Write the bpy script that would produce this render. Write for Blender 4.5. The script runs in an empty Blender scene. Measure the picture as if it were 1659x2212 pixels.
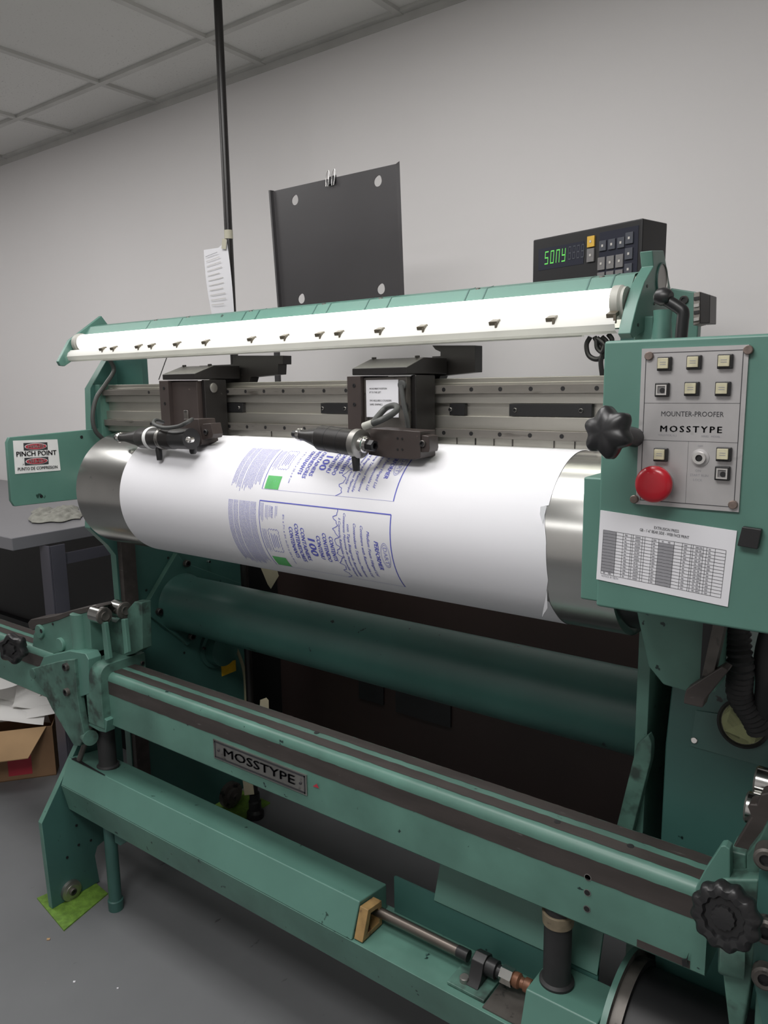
import bpy, bmesh, math, random
import numpy as np
from mathutils import Vector, Matrix, geometry
random.seed(7)
S = bpy.context.scene
# ------------------------------------------------------------------ camera
FPX = 1650.0; CZ = 1.5
def cam_axes(yaw, pit, rol):
    f = np.array([-math.sin(yaw)*math.cos(pit), math.cos(yaw)*math.cos(pit), -math.sin(pit)])
    r = np.array([math.cos(yaw), math.sin(yaw), 0.0]); d = np.cross(f, r)
    c, s = math.cos(rol), math.sin(rol)
    return np.array([c*r+s*d, -s*r+c*d, f])
CM = cam_axes(.641, .166, .015)
cam = bpy.data.cameras.new('camera'); co = bpy.data.objects.new('camera', cam)
S.collection.objects.link(co); S.camera = co
cam.sensor_fit = 'VERTICAL'; cam.sensor_height = 24; cam.sensor_width = 18
cam.lens = 24*FPX/2212; cam.clip_start = .05; cam.clip_end = 50
m4 = Matrix.Identity(4)
for i in range(3):
    m4[i][0] = CM[0][i]; m4[i][1] = -CM[1][i]; m4[i][2] = -CM[2][i]
m4[2][3] = CZ
co.matrix_world = m4
S.view_settings.view_transform = 'Standard'; S.view_settings.look = 'None'
S.view_settings.gamma = 1; S.view_settings.use_curve_mapping = False
S.view_settings.exposure = 0.0
# ------------------------------------------------------------------ light
W = bpy.data.worlds.new('world'); S.world = W; W.use_nodes = True
W.node_tree.nodes['Background'].inputs[0].default_value = (.9, .95, 1, 1)
W.node_tree.nodes['Background'].inputs[1].default_value = .15
def area(name, loc, sx, sy, power, col=(1, .98, .965)):
    l = bpy.data.lights.new(name, 'AREA'); l.shape = 'RECTANGLE'; l.size = sx; l.size_y = sy
    l.energy = power; l.color = col
    o = bpy.data.objects.new(name, l); o.location = loc; S.collection.objects.link(o)
CEIL = 2.64
for (x, y, p) in ((-3.0, .75, 17), (-1.2, .80, 19), (-4.6, .85, 8), (-.5, -.30, 33), (-1.6, -1.8, 10)):
    area('ceiling_light', (x, y, CEIL-.03), 1.15, .55, p)
TUBE_GLOW = 3.5

# ------------------------------------------------------------------ pixel rays of the measured camera -> world points on a real plane
def on(px, py, ax, v):
    k = 'xyz'.index(ax)
    d = np.array([(px-829.5)/FPX, (py-1106)/FPX, 1.0]) @ CM
    t = (v-(CZ if k == 2 else 0))/d[k]
    return Vector((d[0]*t, d[1]*t, CZ+d[2]*t))
def V(*a): return Vector(a)

# ------------------------------------------------------------------ materials
def nt(name):
    m = bpy.data.materials.new(name); m.use_nodes = True
    return m, m.node_tree.nodes, m.node_tree.links, m.node_tree.nodes['Principled BSDF']
def mix(N, L, fac, a, b):
    n = N.new('ShaderNodeMix'); n.data_type = 'RGBA'
    if hasattr(fac, 'links'): L.new(fac, n.inputs[0])
    else: n.inputs[0].default_value = fac
    for s, v in ((6, a), (7, b)):
        if hasattr(v, 'links'): L.new(v, n.inputs[s])
        else: n.inputs[s].default_value = (*v, 1)
    return n.outputs[2]
def noise(N, L, scale, detail=4, stretch=None, rough=.5):
    t = N.new('ShaderNodeTexCoord'); mp = N.new('ShaderNodeMapping'); L.new(t.outputs['Object'], mp.inputs[0])
    if stretch: mp.inputs['Scale'].default_value = stretch
    n = N.new('ShaderNodeTexNoise'); n.inputs['Scale'].default_value = scale; n.inputs['Detail'].default_value = detail
    n.inputs['Roughness'].default_value = rough
    L.new(mp.outputs[0], n.inputs[0]); return n.outputs[0]
def ramp(N, L, src, a, b):
    n = N.new('ShaderNodeMapRange'); n.inputs[1].default_value = a; n.inputs[2].default_value = b
    L.new(src, n.inputs[0]); return n.outputs[0]
def surf(name, col, rough=.5, metal=0.0, var=.12, vscale=6, scuff=None, sscale=40, sth=(.66, .72), bump=0.0, bscale=60, stretch=None, spec=.5, emit=None, es=0, coat=0):
    m, N, L, P = nt(name)
    c2 = tuple(max(0, c*(1-var)) for c in col); c1 = tuple(min(1, c*(1+var*.6)) for c in col)
    out = mix(N, L, ramp(N, L, noise(N, L, vscale, 5, stretch), .3, .7), c1, c2)
    if scuff is not None:
        out = mix(N, L, ramp(N, L, noise(N, L, sscale, 3, stretch, .6), *sth), out, scuff)
    L.new(out, P.inputs['Base Color'])
    P.inputs['Roughness'].default_value = rough; P.inputs['Metallic'].default_value = metal
    P.inputs['Specular IOR Level'].default_value = spec
    P.inputs['Coat Weight'].default_value = coat
    if bump:
        b = N.new('ShaderNodeBump'); b.inputs['Strength'].default_value = bump; b.inputs['Distance'].default_value = .002
        L.new(noise(N, L, bscale, 4, stretch), b.inputs['Height']); L.new(b.outputs[0], P.inputs['Normal'])
    if emit:
        P.inputs['Emission Color'].default_value = (*emit, 1); P.inputs['Emission Strength'].default_value = es
    return m
GREEN = (.095, .205, .165)
M = {}
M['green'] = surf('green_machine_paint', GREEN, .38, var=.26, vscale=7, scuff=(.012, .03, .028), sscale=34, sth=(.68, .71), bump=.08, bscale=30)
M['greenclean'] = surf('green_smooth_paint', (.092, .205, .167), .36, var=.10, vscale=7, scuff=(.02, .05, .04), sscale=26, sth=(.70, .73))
M['greendk'] = surf('shaded_green_paint', (.045, .125, .108), .4, var=.25, vscale=3, scuff=(.006, .012, .012), sscale=22, sth=(.70, .73))  # darker copy of the machine green, shade put into the colour; also seams
M['greenworn'] = surf('worn_green_paint', (.078, .165, .132), .48, var=.4, vscale=16, scuff=(.035, .055, .047), sscale=20, sth=(.50, .66), bump=.15, bscale=40)
M['steel'] = surf('brushed_steel', (.56, .56, .54), .18, 1.0, var=.12, vscale=9, scuff=(.22, .21, .19), sscale=30, sth=(.70, .78), stretch=(.25, 3, 3))
M['steeldull'] = surf('dull_steel', (.40, .39, .37), .42, 1.0, var=.22, vscale=14, scuff=(.14, .13, .12), sscale=26, sth=(.62, .72))
M['railsteel'] = surf('ground_rail_steel', (.50, .485, .44), .38, .85, var=.14, vscale=7, scuff=(.25, .23, .2), sscale=8, sth=(.62, .8), stretch=(.6, 4, 4))
M['raildark'] = surf('oiled_rail_steel', (.24, .225, .205), .42, .6, var=.2, vscale=10, scuff=(.09, .08, .07), sscale=18, sth=(.6, .72), stretch=(.5, 3, 3))
M['wornmetal'] = surf('worn_bare_iron', (.068, .058, .054), .5, .3, var=.22, vscale=20, scuff=(.16, .15, .14), sscale=60, sth=(.68, .8), stretch=(.4, 2, 2))
M['grease'] = surf('greasy_grey_iron', (.12, .11, .10), .45, .5, var=.3, vscale=22, scuff=(.03, .03, .03), sscale=30, sth=(.55, .65))
M['black'] = surf('black_plastic', (.014, .014, .015), .38, var=.2)
M['blackrub'] = surf('black_rubber', (.02, .02, .021), .6, var=.2, vscale=20)
M['blackpaint'] = surf('black_sheet_paint', (.042, .040, .042), .36, var=.15, vscale=3, scuff=(.18, .16, .13), sscale=60, sth=(.78, .8))
M['brown'] = surf('dark_brown_paint', (.048, .037, .034), .38, var=.15, vscale=10, scuff=(.12, .09, .08), sscale=70, sth=(.72, .76))
M['browndk'] = surf('blackened_brown_paint', (.014, .0125, .012), .36, var=.2, vscale=12, scuff=(.1, .09, .08), sscale=60, sth=(.72, .76))
M['chrome'] = surf('chrome', (.75, .74, .72), .16, 1.0, var=.05)
M['white'] = surf('white_paper', (.70, .70, .73), .75, var=.015, vscale=3)
M['whitepaint'] = surf('white_label', (.70, .71, .70), .5, var=.06, vscale=30, scuff=(.2, .22, .2), sscale=50, sth=(.72, .75))
M['whitebright'] = surf('bright_white_paper', (.84, .83, .81), .75, var=.02, vscale=3)
M['shaftmetal'] = surf('tarnished_shaft', (.20, .175, .155), .36, .9, var=.25, vscale=18, stretch=(.2, 3, 3))
M['screwtan'] = surf('tarnished_screw', (.20, .155, .135), .45, .5, var=.3, vscale=120)
M['inkblue'] = surf('blue_ink', (.09, .10, .46), .7, var=.05)
M['inkblue2'] = surf('pale_blue_ink', (.27, .28, .58), .7, var=.1, vscale=60)
M['inkgreen'] = surf('green_ink', (.10, .42, .13), .7, var=.1, vscale=40)
M['inkblack'] = surf('black_ink', (.03, .03, .035), .7)
M['inkgrey'] = surf('grey_ink', (.28, .28, .30), .7)
M['inkred'] = surf('red_ink', (.40, .03, .05), .55)
M['red'] = surf('red_plastic', (.48, .010, .022), .3, var=.06, vscale=20, coat=.2)
M['cream'] = surf('yellowed_button_plastic', (.52, .49, .34), .4, var=.14, vscale=90)
M['panelmetal'] = surf('brushed_panel_aluminium', (.46, .45, .45), .42, .55, var=.1, vscale=20, scuff=(.16, .15, .14), sscale=26, sth=(.66, .85))
M['tape'] = surf('masking_tape', (.48, .46, .36), .6)
M['card'] = surf('cardboard', (.42, .27, .14), .8, var=.08, vscale=12)
M['carddk'] = surf('brown_cardboard_side', (.24, .14, .075), .8, var=.1, vscale=12)
M['creamtag'] = surf('cream_card', (.52, .47, .33), .7)
M['lime'] = surf('lime_green_pad', (.12, .23, .03), .6, var=.3, vscale=60, bump=.6, bscale=160)
M['tabletop'] = surf('grey_bench_top', (.16, .16, .175), .28, var=.1, vscale=3)
M['tablegrey'] = surf('grey_bench_steel', (.085, .083, .105), .4, var=.12, vscale=6)
M['rag'] = surf('grey_shop_cloth', (.26, .26, .23), .9, var=.25, vscale=40, bump=.6, bscale=120)
M['darkcab'] = surf('dark_brown_laminate', (.030, .019, .017), .4, var=.35, vscale=1.4)
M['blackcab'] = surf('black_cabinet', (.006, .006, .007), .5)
M['yellow'] = surf('yellow_label', (.62, .38, .015), .5, var=.1, vscale=80)
M['oak'] = surf('yellowed_casting', (.30, .19, .075), .5, var=.4, vscale=30, scuff=(.08, .03, .02), sscale=30, sth=(.55, .65))
M['collar'] = surf('scuffed_tan_collar', (.22, .18, .12), .5, var=.3, vscale=40, scuff=(.06, .05, .04), sscale=40)
M['rust'] = surf('rusty_brass', (.20, .09, .05), .45, .4, var=.4, vscale=40)
M['hose'] = surf('clear_hose', (.25, .24, .15), .4)
M['cable'] = surf('grey_cable', (.055, .058, .056), .5)
M['gauge'] = surf('gauge_dial', (.30, .33, .14), .3, var=.12, vscale=30)
M['lamp_cap'] = surf('lamp_holder', (.42, .42, .38), .5)
M['clip'] = surf('tan_clip', (.10, .085, .06), .5)
M['keydk'] = surf('dark_key', (.05, .055, .07), .5)
M['keygrey'] = surf('grey_key', (.16, .155, .155), .5)
M['keyorange'] = surf('orange_key', (.62, .38, .05), .5)
M['keywhite'] = surf('white_key', (.5, .48, .45), .5)
M['screen'] = surf('dark_screen', (.025, .027, .04), .25)
M['led'] = surf('green_led', (.1, .5, .1), .5, emit=(.2, .85, .12), es=.4)
M['whitewall'] = surf('white_wall_paint', (.82, .80, .795), .7, var=.02, vscale=1.2, bump=.05, bscale=80)
M['tube'] = surf('fluorescent_glow', (.9, .9, .85), .5, emit=(1, .98, .90), es=TUBE_GLOW)
# frosted shield
m, N, L, P = nt('frosted_shield'); P.inputs['Base Color'].default_value = (.66, .66, .63, 1); P.inputs['Roughness'].default_value = .5
P.inputs['Transmission Weight'].default_value = .0
tr = N.new('ShaderNodeBsdfTranslucent'); tr.inputs[0].default_value = (.72, .72, .66, 1); mx = N.new('ShaderNodeMixShader'); mx.inputs[0].default_value = .16
L.new(P.outputs[0], mx.inputs[1]); L.new(tr.outputs[0], mx.inputs[2]); L.new(mx.outputs[0], N['Material Output'].inputs[0]); M['shield'] = m
M['reflector'] = surf('white_reflector', (.8, .8, .76), .35)
# turned steel of the cylinder: fine grooves run around the axis
m = surf('turned_steel', (.56, .56, .54), .19, 1.0, var=.12, vscale=6, scuff=(.25, .24, .22), sscale=18, sth=(.70, .80)); N = m.node_tree.nodes; L = m.node_tree.links
tg = N.new('ShaderNodeTangent'); tg.direction_type = 'RADIAL'; tg.axis = 'X'
N['Principled BSDF'].inputs['Anisotropic'].default_value = .6; L.new(tg.outputs[0], N['Principled BSDF'].inputs['Tangent']); M['turned'] = m
# floor
m, N, L, P = nt('grey_painted_floor')
c = mix(N, L, ramp(N, L, noise(N, L, 2.2, 5), .3, .7), (.165, .170, .176), (.132, .137, .142))
c = mix(N, L, ramp(N, L, noise(N, L, 26, 3, (1, .35, 1)), .70, .74), c, (.06, .06, .062))
c = mix(N, L, ramp(N, L, noise(N, L, 60, 2), .77, .79), c, (.045, .045, .045))
c = mix(N, L, ramp(N, L, noise(N, L, 45, 2), .22, .2), c, (.3, .29, .27))
L.new(c, P.inputs['Base Color']); P.inputs['Roughness'].default_value = .48; M['floor'] = m
# ceiling tile
m, N, L, P = nt('mineral_ceiling_tile')
c = mix(N, L, ramp(N, L, noise(N, L, 150, 2), .64, .72), (.78, .775, .75), (.50, .49, .47))
c = mix(N, L, ramp(N, L, noise(N, L, 1.3, 2), .35, .7), c, (.74, .735, .71))
L.new(c, P.inputs['Base Color']); P.inputs['Roughness'].default_value = .9; M['ceil'] = m
M['tbar'] = surf('ceiling_grid_metal', (.60, .595, .57), .6)
# greasy beam painted: bare bands are modelled as their own faces

# ------------------------------------------------------------------ mesh builder
class MB:
    def __init__(s): s.bm = bmesh.new(); s.mats = []
    def mi(s, mat):
        if mat not in s.mats: s.mats.append(mat)
        return s.mats.index(mat)
    def fc(s, vs, mat):
        try: f = s.bm.faces.new(vs)
        except ValueError: return None
        f.material_index = s.mi(mat); return f
    def prism(s, pts, vec, mat, holes=None, side=None, cap2=True):
        """closed polygon (3-D points) swept along vec; optional hole loops"""
        vec = Vector(vec); loops = [[Vector(p) for p in pts]]+[[Vector(p) for p in h] for h in (holes or [])]
        flat = [p for l in loops for p in l]
        a = [s.bm.verts.new(p) for p in flat]; b = [s.bm.verts.new(p+vec) for p in flat]
        if holes:
            tris = geometry.tessellate_polygon(loops)
            for t in tris:
                s.fc([a[i] for i in t], mat)
                if cap2: s.fc([b[i] for i in reversed(t)], mat)
        else:
            s.fc(a, mat)
            if cap2: s.fc(list(reversed(b)), mat)
        k = 0
        for l in loops:
            n = len(l)
            for i in range(n):
                j = (i+1) % n; s.fc([a[k+j], a[k+i], b[k+i], b[k+j]], side or mat)
            k += n
        return s
    def box(s, c, sz, mat, rot=None):
        c = Vector(c); h = Vector(sz)/2; R = rot or Matrix.Identity(3)
        vs = [s.bm.verts.new(c+R@Vector((x*h.x, y*h.y, z*h.z))) for x in (-1, 1) for y in (-1, 1) for z in (-1, 1)]
        for q in ((0, 1, 3, 2), (4, 6, 7, 5), (0, 4, 5, 1), (2, 3, 7, 6), (0, 2, 6, 4), (1, 5, 7, 3)): s.fc([vs[i] for i in q], mat)
        return s
    def bx(s, x0, x1, y0, y1, z0, z1, mat): return s.box(((x0+x1)/2, (y0+y1)/2, (z0+z1)/2), (abs(x1-x0), abs(y1-y0), abs(z1-z0)), mat)
    def lathe(s, p0, axis, prof, mat, seg=28, mats=None, lobes=None):
        """prof: (t along axis, radius)"""
        p0 = Vector(p0); ax = Vector(axis).normalized(); u = ax.orthogonal().normalized(); w = ax.cross(u)
        rings = []
        for (t, r) in prof:
            ring = []
            for i in range(seg):
                a = 2*math.pi*i/seg; rr = r*(lobes(a) if lobes and r > 0 else 1)
                ring.append(s.bm.verts.new(p0+ax*t+(u*math.cos(a)+w*math.sin(a))*max(rr, 1e-5)))
            rings.append(ring)
        for k in range(len(rings)-1):
            mm = mats[k] if mats else mat
            for i in range(seg):
                j = (i+1) % seg; s.fc([rings[k][i], rings[k][j], rings[k+1][j], rings[k+1][i]], mm)
        s.fc(list(reversed(rings[0])), mats[0] if mats else mat); s.fc(rings[-1], mats[-1] if mats else mat)
        return s
    def cyl(s, a, b, r, mat, r2=None, seg=24):
        a = Vector(a); b = Vector(b); return s.lathe(a, b-a, [(0, r), ((b-a).length, r if r2 is None else r2)], mat, seg)
    def tube(s, pts, r, mat, seg=8, smooth=6, ribs=0):
        pts = [Vector(p) for p in pts]; P = []
        if smooth and len(pts) > 2:
            e = [pts[0]*2-pts[1]]+pts+[pts[-1]*2-pts[-2]]
            for i in range(1, len(e)-2):
                for k in range(smooth):
                    t = k/smooth; a, b, c, d = e[i-1], e[i], e[i+1], e[i+2]
                    P.append(.5*((2*b)+(c-a)*t+(2*a-5*b+4*c-d)*t*t+(3*b-a-3*c+d)*t**3))
            P.append(pts[-1])
        else: P = pts
        if ribs:
            Q = []; tot = sum((P[i+1]-P[i]).length for i in range(len(P)-1)); n = int(tot/ribs)
            for i in range(n+1):
                d = tot*i/n; k = 0
                while k < len(P)-2 and d > (P[k+1]-P[k]).length: d -= (P[k+1]-P[k]).length; k += 1
                Q.append(P[k].lerp(P[k+1], min(1, d/max(1e-9, (P[k+1]-P[k]).length))))
            P = Q
        prev = None; u = (P[1]-P[0]).orthogonal().normalized()
        for i, p in enumerate(P):
            t = (P[min(i+1, len(P)-1)]-P[max(i-1, 0)]).normalized()
            u = (u-t*u.dot(t)).normalized(); w = t.cross(u); rr = r*(.82 if ribs and i % 2 else 1)
            ring = [s.bm.verts.new(p+(u*math.cos(2*math.pi*k/seg)+w*math.sin(2*math.pi*k/seg))*rr) for k in range(seg)]
            if prev:
                for k in range(seg): j = (k+1) % seg; s.fc([prev[k], prev[j], ring[j], ring[k]], mat)
            else: s.fc(list(reversed(ring)), mat)
            prev = ring
        s.fc(prev, mat); return s
    def quad(s, a, b, c, d, mat): s.fc([s.bm.verts.new(Vector(p)) for p in (a, b, c, d)], mat); return s
    def build(s, name, parent=None, root=None, bevel=0, smooth=True, norm=True, angle=34):
        loc = Vector((0, 0, 0))
        r = root or parent
        while r is not None and r.parent is not None: r = r.parent
        if r is not None: loc = r.location
        bmesh.ops.translate(s.bm, verts=s.bm.verts, vec=-loc)
        if norm: bmesh.ops.recalc_face_normals(s.bm, faces=s.bm.faces)
        for f in s.bm.faces: f.smooth = smooth
        if smooth:
            for e in s.bm.edges:
                if len(e.link_faces) != 2 or e.calc_face_angle(0) > math.radians(angle): e.smooth = False
        me = bpy.data.meshes.new(name); s.bm.to_mesh(me); s.bm.free()
        for k in s.mats: me.materials.append(M[k])
        o = bpy.data.objects.new(name, me); S.collection.objects.link(o)
        if parent is not None: o.parent = parent
        if bevel:
            b = o.modifiers.new('bevel', 'BEVEL'); b.width = bevel; b.segments = 2; b.limit_method = 'ANGLE'; b.angle_limit = math.radians(38)
            b.harden_normals = True
        return o
def thing(name, loc, label, cat, group=None):
    o = bpy.data.objects.new(name, None); o.empty_display_size = .05; o.location = loc
    S.collection.objects.link(o); o['label'] = label; o['category'] = cat
    if group: o['group'] = group
    return o
def tag(o, label, cat, group=None):
    o['label'] = label; o['category'] = cat
    if group: o['group'] = group
    return o
def structure(o): o['kind'] = 'structure'; return o
def lab(o, t): o['label'] = t; return o
# --- text: flat glyph triangles of a string, centred or left aligned, mapped by a function
def glyphs(txt, size, align='CENTER', bold=0.0, shear=0.0, spacing=1.0):
    cu = bpy.data.curves.new('tmp', 'FONT'); cu.body = txt; cu.size = size; cu.align_x = align; cu.align_y = 'CENTER'
    cu.shear = shear; cu.space_character = spacing; cu.resolution_u = 2
    o = bpy.data.objects.new('tmp', cu); S.collection.objects.link(o)
    dg = bpy.context.evaluated_depsgraph_get(); me = bpy.data.meshes.new_from_object(o.evaluated_get(dg))
    vs = [v.co.copy() for v in me.vertices]; fs = [tuple(p.vertices) for p in me.polygons]
    bpy.data.objects.remove(o); bpy.data.curves.remove(cu); bpy.data.meshes.remove(me)
    return vs, fs
def put_text(mb, txt, size, fn, mat, width=None, **k):
    vs, fs = glyphs(txt, size, **k)
    if not vs: return
    if width:
        w = max(v.x for v in vs)-min(v.x for v in vs); sx = width/w if w else 1
    else: sx = 1
    bo = k.get('bold', 0)*size*.7; lim = k.get('lim')
    for ox in ((-bo, 0, bo) if bo else (0,)):
        bv = [mb.bm.verts.new(fn(v.x*sx+ox, v.y+ox*.4)) for v in vs]
        for f in fs: mb.fc([bv[i] for i in f], mat)
def plane_fn(o, r, u, n=.0006):
    o = Vector(o); r = Vector(r).normalized(); u = Vector(u).normalized(); w = r.cross(u)
    return lambda a, b: o+r*a+u*b+w*n
def rect(mb, fn, x0, y0, x1, y1, mat): mb.quad(fn(x0, y0), fn(x1, y0), fn(x1, y1), fn(x0, y1), mat)
def PY(y, pts): return [on(a, b, 'y', y) for a, b in pts]
def PX(x, pts): return [on(a, b, 'x', x) for a, b in pts]
def bolt(parent, p, ax, r, h, mat='grease', name='bolt', socket=True):
    p = Vector(p); ax = Vector(ax).normalized(); b = MB()
    pr = [(-.002, r), (h*.8, r), (h, r*.85)]
    if socket: pr += [(h, r*.5), (h*.45, r*.5)]
    b.lathe(p, ax, pr, mat, 14, mats=[mat, mat]+(['black', 'black'] if socket else [])); return b.build(name, parent)

# ================================================================== SETTING
XL, XR, YF, YB = -5.6, 1.9, -2.6, 2.15
structure(MB().bx(XL, XR, YF, YB, -.05, 0, 'floor').build('floor'))
structure(MB().bx(XL, XR, YF, YB, CEIL+.012, CEIL+.06, 'ceil').build('ceiling'))
structure(MB().bx(XL, XR, YB, YB+.1, -.05, CEIL+.06, 'whitewall').build('wall_back'))
structure(MB().bx(XL-.1, XL, YF, YB, -.05, CEIL+.06, 'whitewall').build('wall_left'))
structure(MB().bx(XR, XR+.1, YF, YB, -.05, CEIL+.06, 'whitewall').build('wall_right'))
structure(MB().bx(XL, XR, YF-.1, YF, -.05, CEIL+.06, 'whitewall').build('wall_front'))
# ceiling suspension grid: joints on the measured 0.61 m module
g = MB(); tx0 = -3.33; ty0 = 1.885
for k in range(-4, 9):
    x = tx0+.607*k
    if XL < x < XR: g.bx(x-.012, x+.012, YF, YB, CEIL, CEIL+.014, 'tbar')
for k in range(0, 5):
    y = ty0-1.22*k
    if YF < y < YB: g.bx(XL, XR, y-.012, y+.012, CEIL-.0005, CEIL+.0135, 'tbar')
structure(g.build('trim_1', smooth=False))
structure(MB().prism([(XL, YB, CEIL+.012), (XL, YB-.025, CEIL+.012), (XL, YB-.025, CEIL+.002), (XL, YB-.002, CEIL+.002), (XL, YB-.002, CEIL-.022), (XL, YB, CEIL-.022)], (XR-XL, 0, 0), 'tbar').build('trim_2', smooth=False))

# ================================================================== PRESS
press = thing('mounter_proofer_press', (-1.2, 1.3, 0), 'large green mounter-proofer press with steel mounting cylinder, light hood and worn front beam', 'printing machine')
XF = -1.985          # left side frame plane
CYY, CYZ, CYR = 1.2405, 1.2331, .150
# --- left side frame (plate in the YZ plane, front edge follows the photo)
fr = [(XF, y, z) for y, z in ((1.255, 1.078), (1.290, 1.04), (1.313, 1.005), (1.316, .70), (1.316, .12), (1.36, .04), (1.84, .04), (1.84, 1.36), (1.40, 1.38), (1.38, 1.58), (1.33, 1.58), (1.27, 1.50), (1.262, 1.36), (1.235, 1.10))]
f_l = MB().prism(fr, (-.028, 0, 0), 'greendk', side='greenclean').build('side_frame', press, bevel=.002)  # dark faces and light edges: shading put into the paint colours
for (a, b) in ((363, 1205), (316, 1275), (398, 1410)):
    p = on(a, b, 'x', XF); 
    if p.y > 1.34: MB().lathe(p, (1, 0, 0), [(0, .004), (.001, .004)], 'black', 10).build('screw_hole', f_l)
MB().bx(XF-.001, XF+.02, 1.320, 1.368, .1, 1.08, 'wornmetal').build('dark_strip', press, bevel=.001)  # upright dark strip along the front edge of the frame
# motor boss + yellow label on left frame
pb = on(470, 1398, 'x', XF+.01)
o = MB().lathe((XF, pb.y, pb.z), (1, 0, 0), [(0, .072), (.012, .072), (.014, .06), (.05, .058), (.052, .05)], 'greendk', 36).build('motor_boss', press)
bolt(o, on(440, 1400, 'x', XF+.015), (1, 0, 0), .005, .006)
yl = MB(); yq = PX(XF+.002, [(478, 1434), (509, 1426), (510, 1449), (480, 1461)]); yl.prism(yq, (-.003, 0, 0), 'yellow'); yl.build('yellow_label', f_l)
# clear hose down beside it
MB().tube([on(a, b, 'x', XF+.03) for a, b in ((493, 1376), (512, 1405), (527, 1450), (531, 1510), (530, 1580))], .006, 'hose').build('drain_hose', press)
# --- left leg plate, washer, round support leg
lp = [(-1.99, y, z) for y, z in ((1.021, .004), (1.014, .278), (1.150, .475), (1.165, .475), (1.29, .475), (1.29, .11), (1.215, .13), (1.178, .12), (1.168, .095), (1.176, .004))]
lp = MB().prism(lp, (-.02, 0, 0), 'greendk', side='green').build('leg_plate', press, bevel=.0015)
pw = on(152, 1922, 'x', -1.99)
MB().lathe(pw, (1, 0, 0), [(0, .031), (.010, .030), (.012, .02), (.014, .02)], 'steeldull', 28).build('washer', lp)
bolt(lp, pw+V(.012, 0, 0), (1, 0, 0), .011, .008)
for (a, b) in ((145, 1852), (165, 1783), (170, 1825), (196, 1815)):
    MB().lathe(on(a, b, 'x', -1.989), (1, 0, 0), [(0, .004), (.0012, .004)], 'black', 10).build('screw_hole', lp)
MB().lathe((-1.845, 1.135, 0), (.0, 0, 1), [(0, .021), (.03, .022), (.032, .018), (.42, .018)], 'greendk', 24).build('support_leg', press)
MB().prism([(-1.80, 1.12, .28), (-1.70, 1.12, .28), (-1.74, 1.12, .262), (-1.775, 1.12, .235), (-1.80, 1.12, .235)], (0, .03, 0), 'greendk').build('stop_bracket', press)
# --- left guard plate with danger sign
GX = -1.975
gp = MB().prism(PX(GX, [(15, 956), (20, 945), (235, 924), (262, 1072), (200, 1075), (32, 1094), (24, 1082)]), (-.012, 0, 0), 'greenclean').build('guard_plate', press, bevel=.0015)
sg = MB(); q = PX(GX+.001, [(28, 952), (124, 949), (131, 1016), (33, 1024)])
sg.prism(q, (-.0008, 0, 0), 'whitepaint')
o0 = (q[0]+q[1]+q[2]+q[3])/4; rr = (q[1]-q[0]).normalized(); uu = (q[0]-q[3]).normalized(); sw = (q[1]-q[0]).length; sh = (q[0]-q[3]).length
fn = plane_fn(o0, rr, uu, .0006)
def oval(mb, fn, cx, cy, a, b, mat, n=28): mb.fc([mb.bm.verts.new(fn(cx+a*math.cos(2*math.pi*i/n), cy+b*math.sin(2*math.pi*i/n))) for i in range(n)], mat)
for cy, t in ((.30, 'DANGER'), (-.15, 'PELIGRO')):
    rect(sg, fn, -.29*sw, (cy-.115)*sh, .25*sw, (cy+.115)*sh, 'inkblack')
    f2 = plane_fn(o0, rr, uu, .0012); f3 = plane_fn(o0, rr, uu, .0018); f4 = plane_fn(o0, rr, uu, .0023)
    oval(sg, f2, -.02*sw, cy*sh, .25*sw, .10*sh, 'whitepaint'); oval(sg, f3, -.02*sw, cy*sh, .235*sw, .085*sh, 'inkred')
    put_text(sg, t, .15*sh, lambda a, b, c=cy: f4(a-.02*sw, b+c*sh), 'whitepaint', width=.36*sw, bold=.03)
f2 = plane_fn(o0, rr, uu, .0012)
put_text(sg, 'PINCH POINT', .21*sh, lambda a, b: f2(a-.01*sw, b+.08*sh), 'inkblack', width=.9*sw, bold=.035)
put_text(sg, 'PUNTO DE COMPRESION', .13*sh, lambda a, b: f2(a, b-.37*sh), 'inkblack', width=.9*sw, bold=.025)
lab(sg.build('danger_sign', gp), 'white and red pinch point warning sign')
for a, b in ((176, 944), (89, 1072)): MB().lathe(on(a, b, 'x', GX), (1, 0, 0), [(0, .0045), (.001, .0045)], 'black', 10).build('screw_hole', gp)
# grey cable loop from hood down the left
MB().tube([on(a, b, 'x', -1.95) for a, b in ((236, 775), (246, 800), (228, 830), (208, 860), (200, 900), (206, 930), (222, 948))], .0062, 'cable', 10).build('power_cable', press)

# --- right side frame + bracket + lower cabinet
f_r = MB().prism([(-.392, y, z) for y, z in ((1.30, .35), (1.30, 1.16), (1.36, 1.44), (1.42, 1.44), (1.84, 1.36), (1.84, .04), (1.35, .04))], (-.022, 0, 0), 'green').build('side_frame', press, bevel=.0015)
bk = MB().prism(PY(1.135, [(1368, 1295), (1400, 1440), (1432, 1480), (1500, 1500), (1545, 1497), (1560, 1300)]), (0, .06, 0), 'green').build('frame_bracket', press, bevel=.004)
gb = MB().prism(PY(1.28, [(1400, 1588), (1407, 1605), (1406, 1640), (1362, 1812), (1325, 1812), (1371, 1626), (1376, 1608)]), (0, .02, 0), 'greenworn').build('gusset_brace', press, bevel=.002)
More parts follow.
